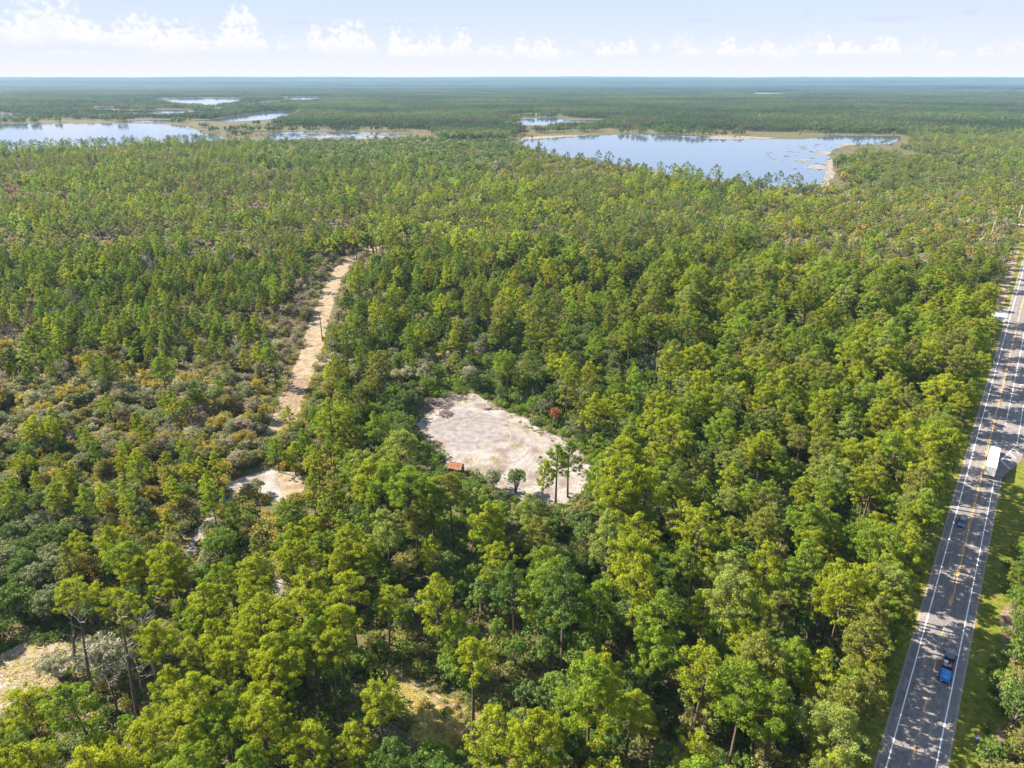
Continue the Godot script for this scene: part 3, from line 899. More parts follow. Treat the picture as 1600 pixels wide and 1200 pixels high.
func clear_of(p: Vector2, r: float, h: float, keep_view: bool) -> bool:
	if what(p) == "track":
		return false
	for o in [Vector2.ZERO, Vector2(r, 0), Vector2(-r, 0), Vector2(0, r), Vector2(0, -r)]:
		if what(p + o) in ["bare", "road", "water", "marsh", "thin"]:
			return false
	if keep_view:
		for k in [0.35, 0.65, 0.95]:
			var over: Vector2 = p * (HIGH / (HIGH - h * k))
			if what(over) in ["bare", "thin"]:
				return false
			if k > 0.5 and (what(over + Vector2(r, 0)) in ["bare", "thin"] or what(over - Vector2(r, 0)) in ["bare", "thin"]):
				return false
			if k > 0.5 and what(over) == "track" and fmod(absf(p.x * 7.7), 1.0) < 0.85:
				return false
	for e in reserved:
		if p.distance_to(e[0]) < e[1] + r * 0.6:
			return false
	return true

# what grows where: [pine share, pine kinds, pine size, pine tones, oak share, oak kinds, oak size, oak tones, bush tones, bare share]
func zone(p: Vector2) -> Array:
	var q := frame_spot(v3(p))
	q += Vector2(wob.get_noise_2d(p.x * 0.8, p.y * 0.8), wob.get_noise_2d(p.y * 0.8 + 300.0, p.x * 0.8)) * 60.0
	var x := q.x
	var y := q.y
	if y < 300.0:
		if x > 420.0 and x < 800.0 and y < 262.0:
			return [0.05, [2, 8, 0], 0.9, [5, 2], 0.9, [2, 4, 5], 1.55, [1, 1, 1, 0], [1], 0.0]
		if x > 740.0 and x < 1320.0:
			return [0.2, [8, 5, 2], 0.95, [1, 3, 2, 4], 0.8, [0, 2, 3, 5], 1.25, [2, 2, 0, 1, 4, 6], [2], 0.02]
		if x >= 1320.0:
			return [0.3 if patch.get_noise_2d(p.x * 2.2, p.y * 2.2) > -0.1 else 0.06, [0, 8, 2], 0.85, [0, 1, 3], 0.7, [0, 2, 3, 5], 1.0, [5, 2, 1, 0], [2], 0.01]
		return [0.6, [5, 8, 6, 2], 0.95, [2, 1, 1, 3], 0.4, [0, 3], 1.0, [0, 6, 6], [1], 0.3 if patch.get_noise_2d(p.x * 1.3, p.y * 0.8) > 0.14 else 0.02]
	if x > 1180.0 and y < 455.0:
		return [0.28, [8, 6, 5, 2], 0.85, [0, 3, 1], 0.75, [0, 1, 2, 3], 1.0, [2, 2, 0, 4, 5, 3], [2, 4], 0.05]
	if y < 575.0 and (x < 500.0 + (575.0 - y) * 0.4):
		var dry := patch.get_noise_2d(p.x * 1.3, p.y * 1.3)
		return [0.58, [5, 6, 8, 5, 7], 1.0, [2, 1, 1, 0, 3, 4, 5], 0.4, [0, 1, 3], 0.95, [0, 6, 6, 3, 2], [6, 0, 6, 2], 0.34 if dry > 0.14 else 0.03]
	if y < 470.0 and x < 1180.0:
		return [0.62, [5, 8, 2, 6, 0], 0.98, [1, 0, 2, 3, 0, 4, 5], 0.3, [0, 3, 2], 1.0, [1, 0, 5, 2, 6], [6, 2, 1], 0.03]
	if y < 600.0 and x > 540.0 and x < 760.0:
		return [0.3, [2, 8, 5], 0.9, [1, 0, 2], 0.7, [0, 2, 3, 4], 1.0, [0, 1, 5, 3], [1, 2], 0.01]
	if x < 440.0 and y < 720.0:
		return [0.07, [8, 3, 7], 0.95, [1, 0], 1.7, [0, 1, 1, 0, 3], 1.0, [0, 2, 3, 0, 4, 2, 6], [4, 2, 0, 3, 4], 0.03]
	if x < 95.0 and y > 830.0 and y < 1000.0:
		return [0.08, [7], 1.0, [1], 0.9, [2, 5, 2], 1.05, [1, 0, 1], [1], 0.0]
	if x < 340.0 and y < 900.0:
		return [0.36, [3, 8, 7, 5], 0.8, [0, 0, 1], 1.1, [0, 1, 3], 1.0, [0, 0, 2, 4, 1], [2, 4, 0], 0.015]
	if x < 620.0 and y > 925.0:
		return [0.5, [0, 1, 3, 9, 9], 0.97, [0, 0, 1, 0], 0.22, [3, 2], 0.9, [5, 1], [5, 1, 2], 0.015]
	if x < 560.0:
		return [0.4, [3, 8, 2, 5], 0.95, [1, 0, 1, 3], 0.5, [0, 2, 3], 1.0, [0, 1, 2, 5], [1, 2, 4], 0.02]
	if y > 930.0 and x < 1100.0:
		return [0.3, [0, 2, 9, 3], 1.0, [0, 1, 0, 5], 0.5, [4, 2, 5, 3], 1.05, [5, 1, 5, 1], [5, 1, 2], 0.01]
	if y < 800.0 and x < 1020.0:
		return [0.24, [2, 8, 0, 3], 0.95, [1, 0, 3], 0.62, [2, 3, 5, 0], 1.0, [1, 0, 1, 5], [1, 5], 0.01]
	return [0.4, [0, 1, 2, 9, 0, 3], 1.0, [0, 0, 1, 3, 0, 4, 1], 0.6, [2, 5, 4, 3], 1.05, [1, 5, 1, 2], [1, 5], 0.008]

func said(n: int) -> String:
	var ones := ["no", "one", "two", "three", "four", "five", "six", "seven", "eight", "nine", "ten", "eleven", "twelve", "thirteen", "fourteen", "fifteen", "sixteen", "seventeen", "eighteen", "nineteen"]
	var tens := ["", "", "twenty", "thirty", "forty", "fifty", "sixty", "seventy", "eighty", "ninety"]
	if n < 20:
		return ones[maxi(n, 0)]
	return tens[mini(n, 99) / 10] + ("-" + ones[n % 10] if n % 10 else "")

func place_words(p: Vector2, h: float) -> String:
	var best := ""
	var near := 16.0
	for m in marks:
		var d: Vector2 = p - m[0]
		if d.length() < near and absf(d.x) > 0.6 and absf(d.y) > 0.6:
			near = d.length()
			best = "%s metres %s, %s metres %s %s" % [said(roundi(absf(d.x))), "right" if d.x > 0.0 else "left", said(roundi(absf(d.y))), "before" if d.y > 0.0 else "behind", m[1]]
	if best:
		return best
	var q := frame_spot(Vector3(p.x, h * 0.75, p.y))
	return "%s percent across, %s percent down the photo" % [said(roundi(q.x / 16.0)), said(roundi(q.y / 12.0))]

func single_out(look: String, p: Vector2, h: float) -> String:
	# the same words for a second tree: say its place more finely
	var l := look + " " + place_words(p, h)
	if said_before.has(l):
		var q := frame_spot(Vector3(p.x, h * 0.75, p.y))
		var x := roundi(q.x / 1.6)
		var y := roundi(q.y / 1.2)
		l = "%s %s point %s percent across, %s point %s percent down" % [look, said(x / 10), said(x % 10), said(y / 10), said(y % 10)]
		if said_before.has(l):
			l = l.replace("bare dead", "smaller bare dead")
	said_before[l] = true
	return l

func in_frame(p: Vector2, h: float, margin := 8.0) -> bool:
	var q := frame_spot(Vector3(p.x, h * 0.8, p.y))
	return q.x > margin and q.x < 1600.0 - margin and q.y < 1200.0 - margin

func stand_pine(e: Array, label := "", mat: Material = null) -> void:
	var k: int = e[2]
	var s: float = e[3]
	var tone: Array = PINE_TONES[e[5]]
	var set_ = pine_meshes[k]
	if not label:
		label = single_out("%s %s pine" % [set_[5], tone[0]], Vector2(e[0], e[1]), set_[4] * s)
	var o := thing("pine_tree", label, "tree", Vector3(e[0], 0, e[1]), e[4], "pines standing in the nearer woods")
	o.rotation.x = sin(e[0] * 13.7) * 0.05
	o.rotation.z = cos(e[1] * 9.1) * 0.05
	o.scale = Vector3(s, s * e[6], s * (1.0 + 0.12 * sin(e[0] * 5.3)))
	part("trunk", set_[0], M.pine_bark, o)
	part("crown", set_[1], mat if mat else M["pine_" + tone[0]], o)

func stand_oak(e: Array, label := "", mat: Material = null) -> void:
	var k: int = e[2]
	var s: float = e[3]
	var tone: Array = OAK_TONES[e[5]]
	var set_ = oak_meshes[k]
	if not label:
		label = single_out("%s %s oak" % [set_[5], tone[0]], Vector2(e[0], e[1]), set_[4] * s)
	var o := thing("oak_tree", label, "tree", Vector3(e[0], 0, e[1]), e[4], "oaks and broadleaf trees among the nearer pines")
	o.scale = Vector3(s, s * e[6], s)
	part("stems", set_[0], M.grey_bark, o)
	part("crown", set_[1], mat if mat else M["oak_" + tone[0]], o)

func stand_dead(p: Vector2, k: int, s: float, turn: float, label := "", bark := "dead_wood") -> void:
	if not label:
		label = single_out(["slim upright", "branchy", "leaning", "low spreading"][k] + " bare dead tree", p, dead_meshes[k][4] * s)
	var o := thing("dead_tree", label, "dead tree", v3(p), turn, "bare dead trees in the woods")
	o.scale = Vector3.ONE * s
	part("trunk", dead_meshes[k][0], M[bark], o)
	part("branches", dead_meshes[k][1], M.dead_wood, o)

func plant_marked_trees() -> void:
	marks.append([ground(713, 732), "the rusty-roofed shed"])
	marks.append([ground(1484, 1040), "the black pickup"])
	marks.append([ground(1550, 730), "the white box trailer"])
	marks.append([ground(1500, 820), "the small blue car"])
	marks.append([ground(720, 1150), "the golden grass glade"])
	marks.append([ground(420, 755), "the small sand patch"])
	marks.append([ground(60, 1060), "the sand field"])
	marks.append([ground(475, 582), "the dirt crossroads"])
	marks.append([ground(692, 632), "the brush pile"])
	reserved.append([on_road(-9.0, road_t(ground(1549, 735)) + 3.0), 8.0])
	var shed_at := ground(713, 737)
	for k in [[0, 0, 3.4], [-5, -2, 3.0], [2, 6, 3.0], [-1, 5, 2.5], [-9, -4, 3.0], [-13, -6, 2.5]]:
		reserved.append([shed_at + Vector2(k[0], k[1]), k[2]])
	for k in [[684, 632, 6.5], [712, 622, 5.0], [696, 648, 4.0], [668, 640, 4.0], [690, 660, 3.0]]:
		reserved.append([ground(k[0], k[1]), k[2]])
	reserved.append([ground(172, 1112), 5.0])
	reserved.append([ground(200, 1150), 5.0])
	reserved.append([ground(110, 1120), 4.0])
	# [across, down at the foot, kind, size, tone, label]
	for e in [
		[738, 1162, 4, 1.04, 0, "lone long-stemmed pine standing in the golden grass glade"],
		[868, 787, 2, 0.98, 1, "left one of two tall pines against the sand at the clearing's right end"],
		[887, 777, 12, 0.92, 2, "right one of two tall dark pines against the sand at the clearing's right end"],
		[846, 796, 8, 0.95, 0, "yellowish slim pine just left of the two tall pines by the clearing"],
		[925, 765, 9, 0.86, 1, "bright heavy-crowned pine at the right tip of the white clearing"],
		[432, 606, 0, 0.92, 1, "broad pine left of the dirt crossroads, trunks showing below its crown"],
		[410, 600, 2, 0.9, 0, "oval pine just left of the broad pine at the dirt crossroads"],
		[268, 645, 1, 0.98, 1, "lone tall pine rising over the grey scrub on the left"],
		[96, 605, 3, 1.0, 1, "full round pine at the top edge of the grey scrub, far left"],
		[455, 690, 8, 0.8, 0, "loose pine leaning over the red stretch of dirt road"],
		[436, 738, 3, 0.72, 1, "bushy pine at the head of the small sand patch, left of two"],
		[462, 742, 7, 1.1, 0, "short bushy pine at the head of the small sand patch, right of two"],
		[500, 768, 8, 0.85, 0, "loose pine at the right end of the small sand patch"],
		[540, 1092, 1, 1.0, 0, "wide pine at the left rim of the golden glade"],
		[70, 1196, 1, 0.8, 0, "flat-topped pine just right of the bare sand field, lower left"],
		[856, 1196, 3, 0.75, 0, "slender vine-wrapped pine right of the golden glade at the bottom"],
	]:
		var p := ground(e[0], e[1])
		reserved.append([p, 2.6])
		stand_pine([p.x, p.y, e[2], e[3], rng.randf() * TAU, e[4], 1.0], e[5])
	var rust := leaf_mat("rust_leaves", lin(0.3, 0.1, 0.045), 0.5)
	for e in [[893, 512, 3, 1.5, "rust-red browned tree crown among bright pines above centre"], [866, 664, 3, 0.95, "rust-red browned tree at the right edge of the clearing"], [741, 372, 3, 1.3, "small rust-red tree among the pines behind, above centre"], [352, 322, 3, 1.4, "rust-brown tree in the upper left woods"]]:
		var p := ground(e[0], e[1])
		reserved.append([p, 2.0])
		stand_oak([p.x, p.y, e[2], e[3], rng.randf() * TAU, 4, 1.0], e[4], rust)
	for e in [[172, 1052, 0, 1.75, 3, "wide brownish-grey oak beside the bare sand field, lower left"], [92, 1058, 0, 1.1, 3, "small grey oak leaning over the sand field's right edge"], [805, 770, 5, 0.95, 1, "dark green oak at the front edge of the white clearing"], [770, 765, 2, 0.85, 0, "grey-green oak right of the rusty-roofed shed"], [400, 772, 1, 1.1, 0, "small round oak standing on the small sand patch"], [735, 600, 2, 1.0, 3, "silvery round oak behind the brush pile"]]:
		var p := ground(e[0], e[1])
		reserved.append([p, 3.0])
		stand_oak([p.x, p.y, e[2], e[3], rng.randf() * TAU, e[4], 1.0], e[5])
	for e in [[121, 1076, 2, 1.3, 2.6, "leftmost of the dead leaning trunks beside the sand field"], [148, 1112, 2, 1.5, 2.9, "second dead trunk from the left beside the sand field"], [215, 1116, 2, 1.62, 3.0, "thickest tall dead trunk right of the sand field, bare to its top"], [184, 1112, 0, 1.0, 1.0, "short dead trunk left of the thickest one, lower left"], [222, 1085, 3, 1.05, 2.0, "pale bare branchy tree right of the dead trunks, lower left"], [532, 888, 1, 1.0, 0.6, "pale bare tree with upswept branches left of bottom centre"], [244, 1060, 0, 1.4, 4.0, "dead tree with broken top behind the pale bare one"]]:
		var p := ground(e[0], e[1])
		reserved.append([p, 2.4])
		stand_dead(p, e[2], e[3], e[4], e[5], "dead_wood" if "pale" in e[5] else "pine_bark")

func plant_forest() -> void:
	var cell := 5.0
	var gap := road_t(ground(1549, 735)) + 3.0
	for row in 1:
		var t := -75.0
		while t < 120.0:
			var p := on_road([-7.4, -12.2][row] + rng.randf_range(-1.0, 1.0), t + rng.randf_range(-1.2, 1.2))
			var k: int = [0, 1, 9, 3, 2][rng.randi() % 5] + 10 * (rng.randi() % 2)
			if absf(t - gap) > 9.0 and clear_of(p, 1.0, 18.0, false):
				pines.append([p.x, p.y, k, rng.randf_range(0.88, 1.08), rng.randf() * TAU, [0, 0, 1, 3, 4][rng.randi() % 5], rng.randf_range(0.92, 1.08)])
			t += 5.6
	var bush_meshes: Array = [bush(600, 1.6, 1.5, 12, 9, 0.34, 0.1).mesh(M.leaves), bush(601, 2.4, 1.8, 16, 9, 0.34, 0.1).mesh(M.leaves), bush(602, 1.1, 1.6, 10, 10, 0.42, 0.7).mesh(M.leaves), bush(603, 3.2, 1.9, 18, 9, 0.36, 0.1).mesh(M.leaves)]
	var bushes: Array = []
	for i in bush_meshes.size():
		bushes.append(Crowd.new())
	var dead: Array = []
	var d := 66.0
	while d < NEAR_END:
		var half := wide_at(d)
		var x := -half
		while x < half:
			var p := Vector2(x + rng.randf_range(-2.4, 2.4), -d + rng.randf_range(-2.4, 2.4))
			x += cell
			var z := zone(p)
			var dense := 1.0 + 0.75 * patch.get_noise_2d(p.x * 3.0, p.y * 3.0)
			var stand := 1.0 + 0.3 * patch.get_noise_2d(p.x * 1.6 + 4000.0, p.y * 1.6)
			var right_side := road_s(p) > 14.0
			var side := road_s(p)
			if side < -3.0 and side > -26.0 and p.y > -330.0:
				z = [0.62 if side > -14.0 else 0.5, [0, 1, 9, 3, 2], 1.02, [0, 0, 1, 3, 0], 0.5, [2, 5, 4, 3], 1.05, [5, 1, 5, 2], [5, 1], 0.0]
			if right_side:
				z = [0.34, [3, 7, 2, 0], 0.8, [0, 0, 1, 3], 1.3, [3, 5, 4, 2], 1.05, [5, 2, 5, 1], [5, 2], 0.0]
			var roll := rng.randf()
			if roll < z[0] * dense:
				var k: int = z[1][rng.randi() % z[1].size()] + 10 * (rng.randi() % 2)
				var s: float = z[2] * rng.randf_range(0.72, 1.16) * stand
				var e := [p.x, p.y, k, s, rng.randf() * TAU, z[3][rng.randi() % z[3].size()], rng.randf_range(0.92, 1.08)]
				var shade := false
				for step in [5.0, 11.0, 17.0]:
					if what(p + Vector2(0.934, 0.358) * step) in ["bare", "thin"] and rng.randf() < 0.93:
						shade = true
				if not shade and clear_of(p, pine_meshes[k][3] * s * 0.5, pine_meshes[k][4] * s, true):
					pines.append(e)
			elif roll > 1.0 - z[9]:
				if clear_of(p, 1.5, 9.0, true):
					dead.append([p, rng.randi() % 4, rng.randf_range(0.7, 1.15), rng.randf() * TAU])
			for again in (2 if z[4] > 1.0 else 1):
				if rng.randf() > z[4] * dense / (2.0 if z[4] > 1.0 else 1.0):
					continue
				var p2 := p + Vector2(rng.randf_range(-2.5, 2.5), rng.randf_range(-2.5, 2.5))
				var k: int = z[5][rng.randi() % z[5].size()] + 6 * (rng.randi() % 2)
				var s: float = z[6] * rng.randf_range(0.7, 1.15)
				if clear_of(p2, oak_meshes[k][3] * s * 0.6, oak_meshes[k][4] * s, true):
					oaks.append([p2.x, p2.y, k, s, rng.randf() * TAU, z[7][rng.randi() % z[7].size()], rng.randf_range(0.85, 1.15)])
			# undergrowth
			for j in (5 if d < 300.0 else 3):
				var b := p + Vector2(rng.randf_range(-3, 3), rng.randf_range(-3, 3))
				var w := what(b)
				if w and not (w == "thin" and rng.randf() < 0.5):
					continue
				var tone: Array = OAK_TONES[z[8][rng.randi() % z[8].size()]]
				if w == "thin":
					tone = OAK_TONES[[4, 4, 2, 5][rng.randi() % 4]]
				var br := rng.randf_range(0.75, 1.2)
				var s := rng.randf_range(0.6, 1.45)
				if w == "thin":
					s *= 0.6
				bushes[rng.randi() % bushes.size()].put(b.x, -0.1, b.y, rng.randf() * TAU, s, s * rng.randf_range(0.8, 1.1), Color(tone[1] * br, tone[2] * br, tone[3] * br))
		d += cell
	var by_size := func(meshes: Array) -> Callable:
		return func(a: Array, b: Array) -> bool: return meshes[a[2]][4] * a[3] / -a[1] > meshes[b[2]][4] * b[3] / -b[1]
	var rest: Array = []
	for i in pine_meshes.size():
		rest.append(Crowd.new())
	pines.sort_custom(by_size.call(pine_meshes))
	var n := 0
	for e in pines:
		if n < 287 and in_frame(Vector2(e[0], e[1]), pine_meshes[e[2]][4] * e[3]):
			stand_pine(e)
			n += 1
		else:
			var t: Array = PINE_TONES[e[5]]
			var br := rng.randf_range(0.7, 1.25)
			rest[e[2]].put(e[0], 0, e[1], e[4], e[3], e[3] * e[6], Color(t[1] * br * rng.randf_range(0.92, 1.08), t[2] * br, t[3] * br))
	crowd("pine_woods", rest, pine_meshes.map(func(m): return m[2]), "mass of pines filling the woods behind the nearest trees", "woods", "pines")
	rest = []
	for i in oak_meshes.size():
		rest.append(Crowd.new())
	oaks.sort_custom(by_size.call(oak_meshes))
	n = 0
	for e in oaks:
		if n < 290 and in_frame(Vector2(e[0], e[1]), oak_meshes[e[2]][4] * e[3]):
			stand_oak(e)
			n += 1
		else:
			var t: Array = OAK_TONES[e[5]]
			var br := rng.randf_range(0.8, 1.2)
			rest[e[2]].put(e[0], 0, e[1], e[4], e[3], e[3] * e[6], Color(t[1] * br, t[2] * br, t[3] * br))
	crowd("oak_scrub", rest, oak_meshes.map(func(m): return m[2]), "mass of scrub oaks and broadleaf trees mixed among the pines", "woods", "oaks")
	dead.sort_custom(func(a: Array, b: Array) -> bool: return a[0].y > b[0].y)
	var dead_rest: Array = [Crowd.new(), Crowd.new(), Crowd.new(), Crowd.new()]
	n = 0
	for e in dead:
		if n < 120 and in_frame(e[0], 8.0):
			stand_dead(e[0], e[1], e[2], e[3])
			n += 1
		else:
			dead_rest[e[1]].put(e[0].x, 0, e[0].y, e[3], e[2], e[2], Color.WHITE)
	crowd("dead_woods", dead_rest, dead_meshes.map(func(m): return m[2]), "grey bare trees scattered through the farther woods", "dead trees", "bare_trees")
	crowd("undergrowth", bushes, bush_meshes, "low bushes and palmetto covering the ground between the trees", "undergrowth", "bushes")
	print("near: ", pines.size(), " pines ", oaks.size(), " oaks ", dead.size(), " dead")

func plant_far_forest() -> void:
	# trees one can still tell apart
	var pc: Array = []
	var oc: Array = []
	for i in mid_pines.size():
		pc.append(Crowd.new())
	for i in mid_oaks.size():
		oc.append(Crowd.new())
	var d := NEAR_END
	while d < MID_END:
		var half := wide_at(d)
		var x := -half
		var cell := 5.6 if d < 900.0 else 6.4
		while x < half:
			var p := Vector2(x + rng.randf_range(-2.7, 2.7), -d + rng.randf_range(-2.7, 2.7))
			x += cell
			var w := what(p)
			if w in ["bare", "road", "water"] or (w == "marsh" and rng.randf() > 0.012 * maxf(0.0, 1.0 + 6.0 * patch.get_noise_2d(p.x * 2.0, p.y * 2.0))):
				continue
			var z := zone(p)
			var dense := 1.0 + 0.8 * patch.get_noise_2d(p.x * 1.8, p.y * 1.8)
			var stand := 1.0 + 0.45 * patch.get_noise_2d(p.x * 1.1 + 4000.0, p.y * 1.1)
			var dull := clampf(0.1 + 1.2 * patch.get_noise_2d(p.x * 0.9 - 7000.0, p.y * 0.9), 0.0, 0.6)
			var dry: bool = z[9] > 0.1
			if rng.randf() < z[0] * dense * (0.4 if dry else 0.8):
				var k: int = z[1][rng.randi() % z[1].size()]
				var s: float = z[2] * rng.randf_range(0.75, 1.15) * stand
				if w == "marsh":
					s *= 0.6
				if not (what(p * (HIGH / (HIGH - 13.0 * s))) in ["bare"]):
					var t: Array = PINE_TONES[z[3][rng.randi() % z[3].size()]]
					var br := rng.randf_range(0.6, 1.4)
					pc[k].put(p.x, 0, p.y, rng.randf() * TAU, s, s * rng.randf_range(0.9, 1.1), Color(t[1] * br * rng.randf_range(0.9, 1.08), t[2] * br, t[3] * br).lerp(Color(0.15, 0.165, 0.065), dull))
			if rng.randf() < (z[4] + 0.15) * dense and not (what(p * (HIGH / (HIGH - 6.0))) in ["bare"]):
				var k: int = z[5][rng.randi() % z[5].size()]
				var s: float = z[6] * rng.randf_range(0.7, 1.2)
				var t: Array = OAK_TONES[z[7][rng.randi() % z[7].size()]]
				var br := rng.randf_range(0.75, 1.2)
				if rng.randf() < (0.8 if dry else 0.06):
					t = OAK_TONES[6] if rng.randf() < 0.92 else ["", 0.34, 0.17, 0.06]
				oc[k].put(p.x + 2.0, 0, p.y + 2.0, rng.randf() * TAU, s, s * rng.randf_range(0.85, 1.15), Color(t[1] * br, t[2] * br, t[3] * br))
		d += cell
	# the row of tall pines along the near shore of the left lake
	var shore := plan([0, 244, 60, 240, 130, 236, 200, 233, 285, 230, 330, 227])
	for i in shore.size() - 1:
		for j in 15:
			if rng.randf() < 0.85:
				var p := shore[i].lerp(shore[i + 1], (j + rng.randf()) / 15.0) + Vector2(rng.randf_range(-6, 6), rng.randf_range(-6, 14))
				pc[[0, 1, 9][rng.randi() % 3]].put(p.x, 0, p.y, rng.randf() * TAU, 1.0, rng.randf_range(0.95, 1.2), Color(0.12, 0.17, 0.035))
	var reach := plan([830, 250, 880, 262, 950, 274, 1020, 284, 1100, 300, 1180, 306, 1250, 308])
	for i in reach.size() - 1:
		for j in 5:
			if rng.randf() < 0.95:
				var p := reach[i].lerp(reach[i + 1], (j + rng.randf()) / 5.0) + Vector2(rng.randf_range(-6, 6), rng.randf_range(-4, 14))
				pc[[0, 1, 4, 2][rng.randi() % 4]].put(p.x, 0, p.y, rng.randf() * TAU, 1.15, rng.randf_range(0.9, 1.5), Color(0.1, 0.15, 0.035))
	# the wooded point at the right end of the blue lake and the dark oaks left of it
	for e in [[[1300, 258, 1352, 250, 1400, 256, 1420, 276, 1350, 288, 1312, 278], 190, [4, 5, 2], 1.35, [5, 2, 5, 1]], [[470, 236, 560, 240, 640, 242, 720, 236, 800, 240, 800, 254, 640, 256, 470, 250], 330, [2, 4, 5], 1.6, [1, 1, 0]], [[1420, 256, 1600, 252, 1600, 268, 1430, 274], 130, [4, 5, 3], 1.5, [5, 1, 2]]]:
		var poly := plan(e[0])
		var box := Rect2(poly[0], Vector2.ZERO)
		for p in poly:
			box = box.expand(p)
		for j in e[1]:
			var p := box.position + Vector2(rng.randf(), rng.randf()) * box.size
			if Geometry2D.is_point_in_polygon(p, poly):
				var t: Array = OAK_TONES[e[4][rng.randi() % e[4].size()]]
				var br := rng.randf_range(0.65, 1.1)
				oc[e[2][rng.randi() % e[2].size()]].put(p.x, 0, p.y, rng.randf() * TAU, e[3] * rng.randf_range(0.8, 1.15), e[3] * rng.randf_range(0.8, 1.25), Color(t[1] * br, t[2] * br, t[3] * br))
	crowd("far_pine_woods", pc, mid_pines, "mass of pines stretching from the middle distance to the lakes", "woods", "pines")
	crowd("far_oak_scrub", oc, mid_oaks, "mass of oaks and scrub between the far pines", "woods", "oaks")
	# beyond: groves of small trees
	var r := RandomNumberGenerator.new()
	r.seed = 77
	var groves: Array = []
	var gc: Array = []
	for i in 6:
		var b := Bag.new()
		for k in 15:
			var at := Vector3(r.randf_range(-11, 11), 0, r.randf_range(-11, 11))
			var h := r.randf_range(9.0, 15.0)
			var w := r.randf_range(1.9, 3.0)
			var tone := r.randf_range(0.75, 1.2)
			b.tube(at, at + Vector3.UP * h * 0.7, 0.22, 0.12, 3, Color(1.2, 0.8, 1.2))
			for j in 13:
				var dir := ball(r, -0.8)
				leaf(b, r, at + Vector3(dir.x * w, h * 0.66 + dir.y * h * 0.3, dir.z * w), (dir + ball(r) * 0.5).normalized(), 2.3, Color(tone, tone, tone))
		groves.append(b.mesh(M.leaves))
		gc.append(Crowd.new())
	d = MID_END
	while d < FAR_END:
		var half := wide_at(d)
		var x := -half
		while x < half:
			var p := Vector2(x + rng.randf_range(-5, 5), -d + rng.randf_range(-5, 5))
			x += 20.0
			var w := what(p)
			var w2 := what(p + Vector2(9, 0))
			var w3 := what(p * 1.012)
			if w in ["bare", "water"] or w2 in ["water", "bare"] or w3 == "bare":
				continue
			if what(p * (HIGH / (HIGH - 10.0))) == "water" or what(p * (HIGH / (HIGH - 5.0))) == "water":
				continue
			if w == "flat" and rng.randf() > 0.4 + patch.get_noise_2d(p.x * 0.5, p.y * 1.2) * 1.6:
				continue
			if w == "marsh" and rng.randf() > 0.14 * maxf(0.0, 1.0 + 4.0 * patch.get_noise_2d(p.x * 0.6, p.y * 1.2)):
				continue
			var dry := patch.get_noise_2d(p.x * 0.22, p.y * 0.3)
			var fine := patch.get_noise_2d(p.x * 0.9 + 5000.0, p.y * 0.9)
			if fine < -0.42 and rng.randf() < 0.8:
				continue
			var c := Color(0.06, 0.1, 0.035).lerp(Color(0.1, 0.135, 0.04), clampf(0.5 + dry, 0.0, 1.0))  # greens darkened: shade on the far crowns' sides is put into the colour
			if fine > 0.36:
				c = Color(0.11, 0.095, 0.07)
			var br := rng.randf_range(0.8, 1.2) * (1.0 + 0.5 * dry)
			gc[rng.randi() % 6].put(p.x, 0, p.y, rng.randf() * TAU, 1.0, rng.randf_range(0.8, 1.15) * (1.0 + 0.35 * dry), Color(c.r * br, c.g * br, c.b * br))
		d += 20.0 if d < 3200.0 else 26.0
	crowd("distant_groves", gc, groves, "blue-green woods far beyond the lakes", "woods", "groves")
	# the closed canopy out to the skyline
	var b := Bag.new()
	var ring := FAR_END - 60.0
	var cols := 420
	var rise := func(a: float, q: float) -> Vector3:
		var x := sin(a) * q
		var z := -cos(a) * q
		var hsh := absf(sin(a * 91731.7 + q * 17.13) * 43758.5)
		var lift := (hsh - floorf(hsh)) * 6.0
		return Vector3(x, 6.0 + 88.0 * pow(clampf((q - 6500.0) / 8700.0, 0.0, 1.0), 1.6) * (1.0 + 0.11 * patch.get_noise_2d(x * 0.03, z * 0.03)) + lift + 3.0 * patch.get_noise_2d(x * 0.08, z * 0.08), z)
	while ring < 15200.0:
		var next := ring * 1.009
		for j in cols:
			var a0 := lerpf(-0.86, 0.86, float(j) / cols)
			var a1 := lerpf(-0.86, 0.86, float(j + 1) / cols)
			var mid := Vector2(sin((a0 + a1) * 0.5), -cos((a0 + a1) * 0.5)) * (ring + next) * 0.5
			if what(mid) in ["water", "bare"]:
				continue
			var t := patch.get_noise_2d(mid.x * 0.05, mid.y * 0.14)
			var t3 := patch.get_noise_2d(mid.x * 0.012 + 900.0, mid.y * 0.05)
			var t2 := patch.get_noise_2d(mid.x * 0.3, mid.y * 0.3 + 8000.0)
			var c := Color(0.02, 0.045, 0.025).lerp(Color(0.06, 0.085, 0.04), clampf(0.5 + t * 1.6 + t2 * 0.7 + t3 * 1.4, 0.0, 1.6))  # canopy greens hold painted shade, standing for shadowed, glancingly lit crowns
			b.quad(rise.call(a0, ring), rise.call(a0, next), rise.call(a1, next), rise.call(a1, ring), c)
		ring = next
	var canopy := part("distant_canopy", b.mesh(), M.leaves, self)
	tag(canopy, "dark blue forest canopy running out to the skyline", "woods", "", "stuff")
# ------------------------------------------------------------------ things people made
func heading(along: Vector2) -> float:
	return atan2(-along.x, -along.y)

